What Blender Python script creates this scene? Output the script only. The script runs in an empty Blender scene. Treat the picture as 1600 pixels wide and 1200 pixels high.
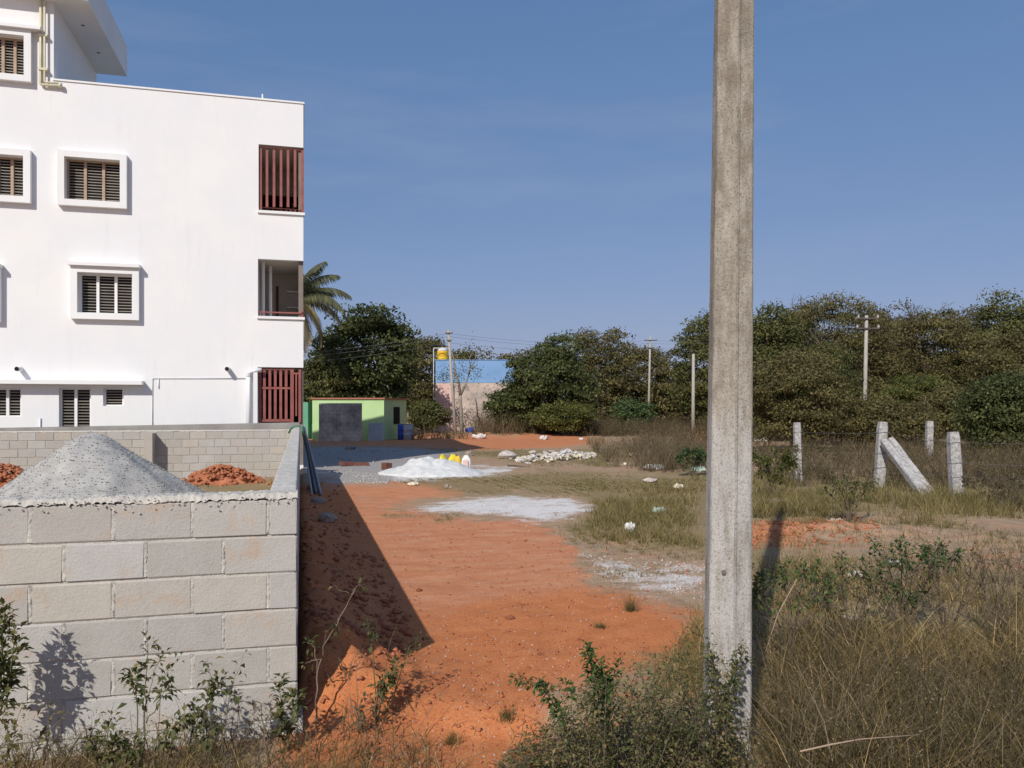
import bpy, math, random
import numpy as np
R = math.radians
rng = np.random.default_rng(7)
random.seed(7)
SC = bpy.context.scene
COL = SC.collection

# ------------------------------------------------------------------ camera, world, sun, exposure
YAW = R(14.8)            # the camera looks this far to the right of the plot's long axis (+y)
FPX, CX, CY, HZ = 1250.0, 800.0, 600.0, 640.0   # focal length, centre and horizon in photo pixels
CAMZ = 1.75
cd = bpy.data.cameras.new('camera'); cam = bpy.data.objects.new('camera', cd); COL.objects.link(cam)
cam.location = (0, 0, CAMZ); cam.rotation_euler = (R(90), 0, -YAW)
cd.sensor_fit = 'HORIZONTAL'; cd.sensor_width = 36.0; cd.lens = 36.0 * FPX / 1600.0
cd.shift_y = (HZ - CY) / 1600.0
cd.clip_start = 0.05; cd.clip_end = 6000
SC.camera = cam

SUN_AZ, SUN_EL = R(34.5), R(36.5)      # shadows run this far right of +y
w = bpy.data.worlds.new('World'); SC.world = w; w.use_nodes = True
nt = w.node_tree; nt.nodes.clear()
out = nt.nodes.new('ShaderNodeOutputWorld'); bg = nt.nodes.new('ShaderNodeBackground')
sky = nt.nodes.new('ShaderNodeTexSky'); sky.sky_type = 'NISHITA'; sky.sun_disc = False
sky.sun_elevation = SUN_EL; sky.sun_rotation = SUN_AZ + math.pi
sky.altitude = 0; sky.air_density = 1.0; sky.dust_density = 1.0; sky.ozone_density = 2.0
# the camera's softer rendering of the whole sky: per-channel gamma and gain
hs = nt.nodes.new('ShaderNodeCombineColor'); sp_ = nt.nodes.new('ShaderNodeSeparateColor'); nt.links.new(sky.outputs[0], sp_.inputs[0])
for i, (pw, k) in enumerate(((0.71, 0.92), (0.50, 1.40), (0.41, 2.33))):
    a_ = nt.nodes.new('ShaderNodeMath'); a_.operation = 'POWER'; a_.inputs[1].default_value = pw; nt.links.new(sp_.outputs[i], a_.inputs[0])
    b_ = nt.nodes.new('ShaderNodeMath'); b_.operation = 'MULTIPLY'; b_.inputs[1].default_value = k; nt.links.new(a_.outputs[0], b_.inputs[0]); nt.links.new(b_.outputs[0], hs.inputs[i])
# thin high cloud wisps, all round the sky
tc = nt.nodes.new('ShaderNodeTexCoord'); mp = nt.nodes.new('ShaderNodeMapping'); mp.inputs['Scale'].default_value = (1.2, 1.2, 6.0)
mp.inputs['Rotation'].default_value = (0.25, 0.12, 0.4)
nz = nt.nodes.new('ShaderNodeTexNoise'); nz.inputs['Scale'].default_value = 2.2; nz.inputs['Detail'].default_value = 6; nz.inputs['Roughness'].default_value = 0.55
rp = nt.nodes.new('ShaderNodeMapRange'); rp.inputs[1].default_value = 0.5; rp.inputs[2].default_value = 0.8; rp.inputs[3].default_value = 0; rp.inputs[4].default_value = 0.35
mx = nt.nodes.new('ShaderNodeMixRGB'); mx.inputs[2].default_value = (2.9, 3.5, 5.0, 1)
nt.links.new(tc.outputs['Generated'], mp.inputs[0]); nt.links.new(mp.outputs[0], nz.inputs['Vector'])
nt.links.new(nz.outputs[0], rp.inputs[0]); nt.links.new(rp.outputs[0], mx.inputs[0]); nt.links.new(hs.outputs[0], mx.inputs[1])
nt.links.new(mx.outputs[0], bg.inputs[0]); bg.inputs[1].default_value = 0.107
nt.links.new(bg.outputs[0], out.inputs[0])
sd = bpy.data.lights.new('sun', 'SUN'); sd.energy = 3.8; sd.angle = R(0.5); sd.color = (1.0, 0.955, 0.875)
so = bpy.data.objects.new('sun', sd); COL.objects.link(so)
so.rotation_euler = (R(90) - SUN_EL, 0, -SUN_AZ)      # light travels towards +y, right and down
so.location = (-20, -30, 40)
SC.view_settings.view_transform = 'Standard'; SC.view_settings.look = 'None'
SC.view_settings.exposure = 0.0; SC.view_settings.gamma = 1.0
SC.render.engine = 'CYCLES'
SC.cycles.use_denoising = True
SC.cycles.max_bounces = 6; SC.cycles.transparent_max_bounces = 8
SC.cycles.use_adaptive_sampling = True; SC.cycles.adaptive_threshold = 0.01

# ------------------------------------------------------------------ photo pixel -> place
cy_, sy_ = math.cos(YAW), math.sin(YAW)
def w2(X, D):                       # camera-frame (right, forward) -> plot x, y
    return X * cy_ + D * sy_, -X * sy_ + D * cy_
def c2(x, y):
    return x * cy_ - y * sy_, x * sy_ + y * cy_
def at(px, py, D):                  # point on the pixel's ray at forward distance D
    x, y = w2((px - CX) / FPX * D, D)
    return np.array((x, y, CAMZ - (py - HZ) / FPX * D))
def dist(py, z=0.0):                # forward distance of ground at height z seen at row py
    return FPX * (CAMZ - z) / (py - HZ)
def gnd(px, py):
    D = dist(py); x, y = w2((px - CX) / FPX * D, D); return x, y
def on_y(px, py, y):                # point of the pixel's ray on the vertical plane y = const
    t = math.tan(math.atan((px - CX) / FPX) + YAW); x = t * y
    D = x * sy_ + y * cy_
    return np.array((x, y, CAMZ - (py - HZ) / FPX * D))

# ------------------------------------------------------------------ numpy noise
def _h(ix, iy, s):
    n = (ix * 374761393 + iy * 668265263 + s * 1442695041) & 0xffffffff
    n = ((n ^ (n >> 13)) * 1274126177) & 0xffffffff
    return ((n ^ (n >> 16)) & 0xffff) / 65535.0
def vnoise(x, y, s=0):
    x = np.asarray(x, float); y = np.asarray(y, float)
    ix = np.floor(x).astype(np.int64); iy = np.floor(y).astype(np.int64)
    fx = x - ix; fy = y - iy; fx = fx * fx * (3 - 2 * fx); fy = fy * fy * (3 - 2 * fy)
    a = _h(ix, iy, s); b = _h(ix + 1, iy, s); c = _h(ix, iy + 1, s); d = _h(ix + 1, iy + 1, s)
    return (a * (1 - fx) + b * fx) * (1 - fy) + (c * (1 - fx) + d * fx) * fy
def fbm(x, y, o=4, s=0):
    t = 0; a = 0.5; x = np.asarray(x, float); y = np.asarray(y, float)
    for i in range(o):
        t = t + a * vnoise(x, y, s + i); x = x * 2.03 + 3.1; y = y * 2.03 + 1.7; a *= 0.5
    return t / (1 - 0.5 ** o) - 0.5     # about -0.5..0.5
def sstep(a, b, x):
    t = np.clip((x - a) / (b - a), 0, 1); return t * t * (3 - 2 * t)
def sdf(P, x, y):                   # signed distance to polygon P, negative inside
    P = np.array(P, float); n = len(P); x = np.asarray(x, float); y = np.asarray(y, float)
    d = np.full(x.shape, 1e18); ins = np.zeros(x.shape, bool)
    for i in range(n):
        ax, ay = P[i]; bx, by = P[(i + 1) % n]
        ex, ey = bx - ax, by - ay; wx, wy = x - ax, y - ay
        t = np.clip((wx * ex + wy * ey) / (ex * ex + ey * ey + 1e-9), 0, 1)
        d = np.minimum(d, (wx - ex * t) ** 2 + (wy - ey * t) ** 2)
        c = (ay > y) != (by > y)
        ins ^= c & (x < (bx - ax) * (y - ay) / ((by - ay) if by != ay else 1e-9) + ax)
    return np.where(ins, -1, 1) * np.sqrt(d)

# ------------------------------------------------------------------ materials
def new_mat(name):
    m = bpy.data.materials.new(name); m.use_nodes = True
    return m, m.node_tree, m.node_tree.nodes['Principled BSDF']
def N(t, kind, **kw):
    n = t.nodes.new('ShaderNode' + kind)
    for k, v in kw.items():
        if hasattr(n, k): setattr(n, k, v)
        else: n.inputs[k.replace('_', ' ')].default_value = v
    return n
def c4(c): return (c[0], c[1], c[2], 1)
def ramp(t, fac, stops):
    r = t.nodes.new('ShaderNodeValToRGB'); e = r.color_ramp.elements
    while len(e) < len(stops): e.new(0.5)
    for i, (p, c) in enumerate(stops):
        e[i].position = p; e[i].color = c4(c) if hasattr(c, '__len__') else (c, c, c, 1)
    t.links.new(fac, r.inputs[0]); return r.outputs[0]
def mix(t, fac, a, b, mode='MIX'):
    m = t.nodes.new('ShaderNodeMixRGB'); m.blend_type = mode
    for i, v in ((0, fac), (1, a), (2, b)):
        if isinstance(v, (int, float)): m.inputs[i].default_value = v
        elif isinstance(v, tuple): m.inputs[i].default_value = c4(v)
        else: t.links.new(v, m.inputs[i])
    return m.outputs[0]
def coords(t, rnd=False):
    c = t.nodes.new('ShaderNodeTexCoord').outputs['Object']
    if rnd:
        oi = t.nodes.new('ShaderNodeObjectInfo'); v = N(t, 'VectorMath', operation='SCALE'); v.inputs['Scale'].default_value = 37.0
        cm = t.nodes.new('ShaderNodeCombineXYZ')
        for i in range(3): t.links.new(oi.outputs['Random'], cm.inputs[i])
        t.links.new(cm.outputs[0], v.inputs[0]); a = N(t, 'VectorMath', operation='ADD')
        t.links.new(c, a.inputs[0]); t.links.new(v.outputs[0], a.inputs[1]); return a.outputs[0], oi.outputs['Random']
    return c, None
def noise(t, vec, scale, detail=4, rough=0.6):
    n = N(t, 'TexNoise'); n.inputs['Scale'].default_value = scale; n.inputs['Detail'].default_value = detail; n.inputs['Roughness'].default_value = rough
    t.links.new(vec, n.inputs['Vector']); return n.outputs[0]
def bump(t, b, h, strength, distance):
    n = N(t, 'Bump'); n.inputs['Strength'].default_value = strength; n.inputs['Distance'].default_value = distance
    t.links.new(h, n.inputs['Height']); t.links.new(n.outputs[0], b.inputs['Normal'])
def plain(name, c1, c2, scale=4.0, rough=0.85, bscale=60, bstr=0.3, bdist=0.004, spec=0.3, lo=0.35, hi=0.65, metal=0, speck=None):
    m, t, b = new_mat(name); v, _ = coords(t)
    c = ramp(t, noise(t, v, scale), [(lo, c1), (hi, c2)])
    if speck:
        c = mix(t, ramp(t, noise(t, v, speck[1], 2), [(0.55, 0.0), (0.68, 1.0)]), c, speck[0])
    t.links.new(c, b.inputs['Base Color']); b.inputs['Roughness'].default_value = rough
    b.inputs['Specular IOR Level'].default_value = spec; b.inputs['Metallic'].default_value = metal
    if bstr: bump(t, b, noise(t, v, bscale, 5), bstr, bdist)
    return m
def leafmat(name, stops, trans=0.3, rough=0.55):
    m = bpy.data.materials.new(name); m.use_nodes = True; t = m.node_tree; t.nodes.clear()
    o = t.nodes.new('ShaderNodeOutputMaterial'); a = N(t, 'Attribute', attribute_name='tint')
    c = ramp(t, a.outputs['Fac'], stops)
    p = t.nodes.new('ShaderNodeBsdfPrincipled'); p.inputs['Roughness'].default_value = rough; p.inputs['Specular IOR Level'].default_value = 0.25
    tr = t.nodes.new('ShaderNodeBsdfTranslucent'); mxs = t.nodes.new('ShaderNodeMixShader'); mxs.inputs[0].default_value = trans
    t.links.new(c, p.inputs['Base Color']); t.links.new(c, tr.inputs['Color'])
    t.links.new(p.outputs[0], mxs.inputs[1]); t.links.new(tr.outputs[0], mxs.inputs[2]); t.links.new(mxs.outputs[0], o.inputs[0]); return m

M = {}
M['white'] = plain('white_paint', (0.78, 0.78, 0.77), (0.84, 0.84, 0.825), 0.6, 0.8, 25, 0.12, 0.006)
def white_wall_mat():
    m, t, b = new_mat('white_wall_paint'); v, _ = coords(t)
    c = ramp(t, noise(t, v, 0.5, 5), [(0.35, (0.775, 0.78, 0.79)), (0.65, (0.825, 0.82, 0.80))])
    mp = N(t, 'Mapping'); mp.inputs['Scale'].default_value = (2.5, 2.5, 0.35); t.links.new(v, mp.inputs[0])
    st = ramp(t, noise(t, mp.outputs[0], 1.6, 6, 0.7), [(0.56, 0.0), (0.78, 0.5)])
    c = mix(t, st, c, (0.66, 0.65, 0.63))
    t.links.new(c, b.inputs['Base Color']); b.inputs['Roughness'].default_value = 0.75; b.inputs['Specular IOR Level'].default_value = 0.2
    bump(t, b, noise(t, v, 14, 5), 0.12, 0.01); return m
M['wallw'] = white_wall_mat()
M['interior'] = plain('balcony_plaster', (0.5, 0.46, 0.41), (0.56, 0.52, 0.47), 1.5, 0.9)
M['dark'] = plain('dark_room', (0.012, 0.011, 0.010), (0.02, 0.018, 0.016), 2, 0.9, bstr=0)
M['slat'] = plain('window_bar_steel', (0.30, 0.27, 0.23), (0.36, 0.33, 0.28), 3, 0.5, bstr=0)
M['wood'] = plain('window_wood', (0.36, 0.25, 0.17), (0.45, 0.34, 0.25), 5, 0.6, 40, 0.2)
M['redmetal'] = plain('red_oxide_steel', (0.26, 0.082, 0.07), (0.33, 0.115, 0.098), 4, 0.5, 60, 0.1)
M['pipe'] = plain('cream_pipe', (0.62, 0.57, 0.40), (0.68, 0.63, 0.46), 3, 0.4, bstr=0)
M['pvc'] = plain('white_pvc', (0.72, 0.73, 0.75), (0.78, 0.79, 0.8), 3, 0.4, bstr=0)
M['plaster'] = plain('grey_cement_plaster', (0.26, 0.245, 0.22), (0.36, 0.34, 0.31), 1.6, 0.9, 40, 0.3)
def block_mat(name, stain=1.0, tone=1.0):
    m, t, b = new_mat(name); v, r = coords(t, True)
    n1 = noise(t, v, 7, 6, 0.7); n2 = noise(t, v, 80, 4, 0.7)
    c = ramp(t, n1, [(0.3, (0.40 * tone, 0.375 * tone, 0.335 * tone)), (0.72, (0.53 * tone, 0.50 * tone, 0.455 * tone))])
    c = mix(t, ramp(t, n2, [(0.4, 0.0), (0.66, 0.35)]), c, (0.28, 0.265, 0.24))
    c = mix(t, 0.5, c, ramp(t, r, [(0.0, (0.44 * tone, 0.41 * tone, 0.36 * tone)), (0.35, (0.55 * tone, 0.54 * tone, 0.52 * tone)), (0.7, (0.42 * tone, 0.40 * tone, 0.365 * tone)), (1.0, (0.56 * tone, 0.51 * tone, 0.43 * tone))]))
    if stain:
        s = ramp(t, noise(t, v, 3.6, 5, 0.65), [(0.56, 0.0), (0.74, 0.55 * stain)])
        c = mix(t, s, c, (0.52, 0.30, 0.14))
    t.links.new(c, b.inputs['Base Color']); b.inputs['Roughness'].default_value = 0.95; b.inputs['Specular IOR Level'].default_value = 0.1
    bump(t, b, mix(t, 0.5, n2, noise(t, v, 28, 5, 0.7)), 0.8, 0.008); return m
M['block'] = block_mat('concrete_block'); M['blockfar'] = block_mat('concrete_block_far', 0.5, 0.92)
M['mortar'] = plain('mortar', (0.43, 0.405, 0.36), (0.60, 0.565, 0.505), 14, 0.95, 45, 0.9, 0.012, 0.1)
M['mortar_flat'] = plain('trowelled_mortar', (0.46, 0.435, 0.39), (0.62, 0.585, 0.525), 9, 0.95, bstr=0, spec=0.1)
M['gravel'] = plain('grey_gravel', (0.36, 0.345, 0.32), (0.48, 0.465, 0.43), 6, 0.9, 50, 0.7, 0.012, 0.1)
M['sand'] = plain('white_stone_dust', (0.58, 0.585, 0.57), (0.74, 0.735, 0.71), 5, 0.95, 22, 0.8, 0.03, 0.1)
M['granite'] = plain('granite', (0.31, 0.30, 0.29), (0.55, 0.53, 0.51), 16, 0.9, 25, 0.9, 0.02, 0.15, speck=((0.2, 0.19, 0.185), 40))
M['polefar'] = plain('far_pole_concrete', (0.36, 0.33, 0.29), (0.44, 0.41, 0.36), 3, 0.9, bstr=0)
M['steel'] = plain('rusty_steel', (0.09, 0.075, 0.065), (0.14, 0.115, 0.1), 6, 0.6, bstr=0)
M['wire'] = plain('wire', (0.12, 0.12, 0.12), (0.17, 0.17, 0.17), 3, 0.5, bstr=0)
M['bark'] = plain('bark', (0.10, 0.075, 0.055), (0.19, 0.15, 0.115), 6, 0.95, 30, 0.8, 0.02, 0.1)
M['palebark'] = plain('pale_bark', (0.22, 0.18, 0.145), (0.34, 0.29, 0.24), 6, 0.95, 30, 0.5, 0.02, 0.1)
M['twig'] = plain('dry_twig', (0.16, 0.115, 0.08), (0.27, 0.21, 0.155), 9, 0.9, bstr=0)
M['greenstem'] = plain('green_stem', (0.10, 0.11, 0.045), (0.16, 0.14, 0.07), 9, 0.8, bstr=0)
M['lime'] = plain('lime_green_paint', (0.45, 0.64, 0.29), (0.53, 0.71, 0.36), 1.2, 0.8, 30, 0.15)
M['teal'] = plain('teal_green_paint', (0.12, 0.33, 0.22), (0.16, 0.40, 0.27), 1.2, 0.8, bstr=0)
M['brickred'] = plain('brick_red', (0.36, 0.14, 0.09), (0.44, 0.19, 0.12), 5, 0.9)
M['pink'] = plain('weathered_pink_plaster', (0.40, 0.335, 0.29), (0.66, 0.52, 0.44), 0.9, 0.9, 20, 0.4, 0.02, speck=((0.30, 0.27, 0.245), 2.2))
M['blue'] = plain('blue_paint', (0.19, 0.34, 0.58), (0.23, 0.39, 0.64), 1.0, 0.8, bstr=0)
M['yellow'] = plain('yellow_plastic', (0.72, 0.42, 0.02), (0.78, 0.48, 0.03), 2, 0.45, bstr=0)
M['oldwall'] = plain('blackened_block_wall', (0.26, 0.235, 0.205), (0.62, 0.55, 0.47), 1.4, 0.95, 12, 0.7, 0.02, 0.1)
M['sheet'] = plain('galvanised_sheet', (0.36, 0.38, 0.40), (0.46, 0.48, 0.5), 1.5, 0.5, bstr=0)
M['whitebag'] = plain('white_sack', (0.62, 0.60, 0.57), (0.76, 0.74, 0.71), 5, 0.7, 25, 0.5, 0.02)
M['pinkprint'] = plain('pink_print', (0.66, 0.42, 0.36), (0.74, 0.52, 0.46), 30, 0.7, bstr=0)
M['yellowbag'] = plain('yellow_sack', (0.70, 0.56, 0.03), (0.82, 0.68, 0.06), 6, 0.6, 25, 0.6, 0.02)
M['goldbag'] = plain('gold_sack', (0.56, 0.34, 0.02), (0.78, 0.58, 0.06), 9, 0.6, 25, 0.6, 0.02)
M['bluebag'] = plain('blue_plastic', (0.03, 0.07, 0.42), (0.05, 0.11, 0.5), 6, 0.5, bstr=0)
M['orangebag'] = plain('orange_plastic', (0.72, 0.30, 0.10), (0.80, 0.38, 0.14), 6, 0.5, bstr=0)
M['creambag'] = plain('cream_plastic', (0.62, 0.55, 0.38), (0.75, 0.70, 0.55), 8, 0.6, bstr=0)
M['greenbag'] = plain('pale_green_plastic', (0.36, 0.45, 0.38), (0.46, 0.56, 0.48), 8, 0.5, bstr=0)
M['rubble'] = plain('pale_rubble', (0.42, 0.36, 0.31), (0.60, 0.55, 0.51), 7, 0.95, 40, 0.7, 0.01)
M['clod'] = plain('red_clod', (0.34, 0.125, 0.065), (0.50, 0.20, 0.105), 5, 0.95, 30, 0.8, 0.02, 0.1)
M['plank'] = plain('dark_plank', (0.12, 0.05, 0.035), (0.2, 0.085, 0.06), 5, 0.8, bstr=0)
M['hose'] = plain('green_hose', (0.03, 0.14, 0.08), (0.05, 0.2, 0.11), 5, 0.4, bstr=0)
M['blackpipe'] = plain('black_pipe', (0.03, 0.03, 0.033), (0.06, 0.06, 0.062), 5, 0.4, bstr=0)
M['end_shade'] = plain('brown_end_shade', (0.20, 0.165, 0.14), (0.25, 0.21, 0.18), 3, 0.8, bstr=0)  # brown stands in for shade on the balcony wall ends
M['stone'] = plain('field_stone', (0.30, 0.24, 0.20), (0.46, 0.38, 0.32), 6, 0.9, 30, 0.6, 0.02, 0.1)

def pole_mat():
    m, t, b = new_mat('weathered_pole_concrete'); v, _ = coords(t)
    mp = N(t, 'Mapping'); mp.inputs['Scale'].default_value = (1, 1, 0.16); t.links.new(v, mp.inputs[0])
    n1 = noise(t, mp.outputs[0], 22, 6, 0.65); n2 = noise(t, v, 100, 5, 0.8)
    c = ramp(t, n1, [(0.25, (0.21, 0.185, 0.15)), (0.5, (0.355, 0.32, 0.265)), (0.75, (0.50, 0.455, 0.385))])
    c = mix(t, ramp(t, n2, [(0.38, 0.75), (0.49, 0.0)]), c, (0.13, 0.105, 0.08))
    c = mix(t, ramp(t, noise(t, v, 9, 5, 0.7), [(0.38, 0.5), (0.52, 0.0)]), c, (0.19, 0.155, 0.115))
    # whitewash on the lower part, worn off in patches
    sp = N(t, 'SeparateXYZ'); t.links.new(v, sp.inputs[0])
    mr = N(t, 'MapRange'); mr.inputs[1].default_value = 2.5; mr.inputs[2].default_value = 1.5; t.links.new(sp.outputs[2], mr.inputs[0])
    add = N(t, 'Math', operation='ADD'); t.links.new(mr.outputs[0], add.inputs[0])
    n3 = noise(t, mp.outputs[0], 16, 6, 0.75); sc = N(t, 'Math', operation='MULTIPLY_ADD'); sc.inputs[1].default_value = 1.9; sc.inputs[2].default_value = -1.15
    t.links.new(n3, sc.inputs[0]); t.links.new(sc.outputs[0], add.inputs[1])
    wf = ramp(t, add.outputs[0], [(0.5, 0.0), (0.9, 0.62)])
    wf = mix(t, ramp(t, n2, [(0.40, 0.65), (0.50, 0.0)]), wf, (0.0, 0.0, 0.0))
    c = mix(t, wf, c, (0.58, 0.57, 0.555))
    t.links.new(c, b.inputs['Base Color']); b.inputs['Roughness'].default_value = 0.95; b.inputs['Specular IOR Level'].default_value = 0.1
    bump(t, b, mix(t, 0.6, n2, noise(t, v, 38, 6, 0.75)), 0.9, 0.010); return m
M['pole'] = pole_mat()

def ground_mat():
    m, t, b = new_mat('soil'); v, _ = coords(t)
    at_ = N(t, 'Attribute', attribute_name='mask'); s = N(t, 'SeparateColor'); t.links.new(at_.outputs['Color'], s.inputs[0])
    big = noise(t, v, 0.9, 6, 0.65); med = noise(t, v, 5, 6, 0.7); fin = noise(t, v, 42, 5, 0.7); vf = noise(t, v, 150, 3, 0.6)
    def edge(sock, w, nz_, lo, hi, top=1.0):      # mask broken up by noise
        a = N(t, 'Math', operation='MULTIPLY_ADD'); a.inputs[1].default_value = w; t.links.new(nz_, a.inputs[0]); t.links.new(sock, a.inputs[2])
        mr = N(t, 'MapRange', interpolation_type='SMOOTHSTEP'); mr.inputs[1].default_value = lo; mr.inputs[2].default_value = hi; mr.inputs[4].default_value = top
        t.links.new(a.outputs[0], mr.inputs[0]); return mr.outputs[0]
    mp = N(t, 'Mapping'); mp.inputs['Scale'].default_value = (0.7, 2.0, 1); mp.inputs['Rotation'].default_value = (0, 0, 0.5); t.links.new(v, mp.inputs[0])
    stk = noise(t, mp.outputs[0], 2.2, 7, 0.7)
    tan = ramp(t, med, [(0.3, (0.26, 0.185, 0.115)), (0.5, (0.37, 0.275, 0.18)), (0.72, (0.50, 0.38, 0.26))])
    tan = mix(t, ramp(t, stk, [(0.46, 0.0), (0.62, 0.7)]), tan, (0.52, 0.28, 0.165))
    red = ramp(t, med, [(0.28, (0.52, 0.185, 0.085)), (0.5, (0.63, 0.245, 0.118)), (0.72, (0.70, 0.33, 0.18))])
    red = mix(t, ramp(t, stk, [(0.46, 0.0), (0.7, 0.6)]), red, (0.68, 0.38, 0.235))
    red = mix(t, ramp(t, big, [(0.30, 0.6), (0.46, 0.0)]), red, (0.56, 0.18, 0.07))
    fr = N(t, 'Attribute', attribute_name='fresh')
    deep = ramp(t, mix(t, 0.5, med, fin), [(0.32, (0.40, 0.125, 0.046)), (0.5, (0.58, 0.195, 0.068)), (0.66, (0.64, 0.26, 0.105))])
    pale = ramp(t, mix(t, 0.4, stk, fin), [(0.34, (0.38, 0.165, 0.085)), (0.5, (0.56, 0.24, 0.125)), (0.66, (0.66, 0.34, 0.20))])
    pale = mix(t, ramp(t, mix(t, 0.5, stk, fin), [(0.50, 0.0), (0.60, 0.4)]), pale, (0.42, 0.31, 0.17))
    red = mix(t, 0.55, red, pale)
    red = mix(t, edge(fr.outputs['Fac'], 1.4, mix(t, 0.5, big, med), 1.1, 1.7, 0.9), red, deep)
    c = mix(t, edge(s.outputs[0], 2.6, mix(t, 0.35, mix(t, 0.5, stk, med), fin), 1.6, 2.05), tan, red)
    grass = ramp(t, fin, [(0.34, (0.13, 0.10, 0.045)), (0.5, (0.25, 0.195, 0.095)), (0.66, (0.43, 0.34, 0.19))])
    c = mix(t, edge(s.outputs[2], 2.6, mix(t, 0.5, stk, fin), 1.75, 2.2, 0.9), c, grass)
    white = ramp(t, fin, [(0.3, (0.60, 0.575, 0.54)), (0.6, (0.82, 0.80, 0.77))])
    c = mix(t, edge(s.outputs[1], 3.2, mix(t, 0.45, noise(t, v, 3.0, 7, 0.75), mix(t, 0.5, stk, fin)), 2.05, 2.55, 0.95), c, white)
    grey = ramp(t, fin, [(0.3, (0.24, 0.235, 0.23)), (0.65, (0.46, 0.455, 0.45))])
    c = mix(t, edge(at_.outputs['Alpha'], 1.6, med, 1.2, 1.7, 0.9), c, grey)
    c = mix(t, ramp(t, vf, [(0.58, 0.0), (0.68, 0.45)]), c, (0.68, 0.47, 0.33))
    sp2 = noise(t, v, 70, 4, 0.75)
    c = mix(t, ramp(t, sp2, [(0.36, 0.7), (0.43, 0.0)]), c, (0.22, 0.085, 0.045))
    c = mix(t, ramp(t, noise(t, v, 24, 5, 0.75), [(0.33, 0.4), (0.42, 0.0)]), c, (0.42, 0.17, 0.085))
    t.links.new(c, b.inputs['Base Color']); b.inputs['Roughness'].default_value = 1.0; b.inputs['Specular IOR Level'].default_value = 0.05
    bump(t, b, mix(t, 0.45, mix(t, 0.5, fin, med), vf), 0.6, 0.02); return m
M['soil'] = ground_mat()

M['leaf_dark'] = leafmat('leaf_dark', [(0, (0.0431, 0.0534, 0.019)), (0.5, (0.1078, 0.1276, 0.0428)), (1, (0.231, 0.2523, 0.0892))], 0.4, 0.55)
M['leaf_mid'] = leafmat('leaf_mid', [(0, (0.0528, 0.059, 0.0199)), (0.5, (0.1349, 0.142, 0.0464)), (1, (0.258, 0.2457, 0.0884))], 0.4, 0.55)
M['leaf_olive'] = leafmat('leaf_olive', [(0, (0.068, 0.0617, 0.022)), (0.5, (0.1701, 0.1492, 0.0572)), (1, (0.2992, 0.2504, 0.1012))], 0.4, 0.55)
M['leaf_brown'] = leafmat('leaf_brown', [(0, (0.092, 0.0725, 0.0437)), (0.5, (0.1725, 0.138, 0.0805)), (1, (0.276, 0.2242, 0.1323))], 0.42, 0.5)
M['leaf_green'] = leafmat('leaf_green', [(0, (0.0531, 0.0677, 0.018)), (0.5, (0.1435, 0.1589, 0.0428)), (1, (0.2762, 0.2562, 0.0788))], 0.4, 0.55)
M['leaf_bright'] = leafmat('leaf_bright', [(0, (0.05, 0.0808, 0.03)), (0.5, (0.0875, 0.133, 0.0488)), (1, (0.15, 0.1995, 0.075))])
M['leaf_weed'] = leafmat('leaf_weed', [(0, (0.045, 0.058, 0.020)), (0.45, (0.11, 0.125, 0.042)), (0.7, (0.19, 0.175, 0.065)), (1, (0.33, 0.235, 0.11))])
M['leaf_shoot'] = leafmat('leaf_shoot', [(0, (0.035, 0.065, 0.02)), (0.5, (0.075, 0.13, 0.036)), (1, (0.16, 0.21, 0.065))])
M['palm'] = leafmat('palm_leaf', [(0, (0.065, 0.0728, 0.039)), (0.5, (0.156, 0.1625, 0.0806)), (0.8, (0.273, 0.234, 0.1105)), (1, (0.39, 0.273, 0.117))])
M['grass'] = leafmat('dry_grass', [(0, (0.081, 0.0679, 0.018)), (0.35, (0.1944, 0.1455, 0.045)), (0.7, (0.3672, 0.2571, 0.0945)), (1, (0.648, 0.4656, 0.225))], 0.3, 0.7)
M['grass_olive'] = leafmat('olive_grass', [(0, (0.07, 0.072, 0.022)), (0.5, (0.185, 0.155, 0.056)), (1, (0.38, 0.30, 0.13))], 0.3, 0.7)
M['brush'] = leafmat('dry_brush', [(0, (0.075, 0.062, 0.03)), (0.5, (0.17, 0.13, 0.07)), (1, (0.33, 0.25, 0.15))], 0.3, 0.7)

# ------------------------------------------------------------------ object helpers
def obj(name, verts, faces, mat, root=None, parent=None, tint=None, smooth=False, kind=None):
    """One mesh object. verts in world coordinates; root = the thing's Empty (its location is taken off)."""
    me = bpy.data.meshes.new(name)
    v = np.asarray(verts, float).reshape(-1, 3)
    if root is not None: v = v - np.array(root.location)
    if isinstance(faces, np.ndarray):
        nf, k = faces.shape
        me.vertices.add(len(v)); me.vertices.foreach_set('co', v.astype(np.float32).ravel())
        me.loops.add(nf * k); me.loops.foreach_set('vertex_index', faces.astype(np.int32).ravel())
        me.polygons.add(nf); me.polygons.foreach_set('loop_start', np.arange(0, nf * k, k, dtype=np.int32))
        me.polygons.foreach_set('loop_total', np.full(nf, k, dtype=np.int32)); me.update(calc_edges=True)
    else:
        me.from_pydata([tuple(p) for p in v], [], faces); me.update()
    if tint is not None:
        a = me.attributes.new('tint', 'FLOAT', 'POINT'); a.data.foreach_set('value', np.asarray(tint, np.float32))
    if smooth: me.polygons.foreach_set('use_smooth', np.ones(len(me.polygons), bool))
    me.materials.append(M[mat] if isinstance(mat, str) else mat)
    o = bpy.data.objects.new(name, me); COL.objects.link(o)
    if parent is not None: o.parent = parent
    elif root is not None: o.parent = root
    if kind: o['kind'] = kind
    return o
def tag(o, label, cat, group=None):
    o['label'] = label; o['category'] = cat
    if group: o['group'] = group
    return o
def thing(name, loc, label, cat, group=None):
    o = bpy.data.objects.new(name, None); COL.objects.link(o); o.location = [float(a) for a in loc]; o.empty_display_size = 0.2
    return tag(o, label, cat, group)
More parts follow.
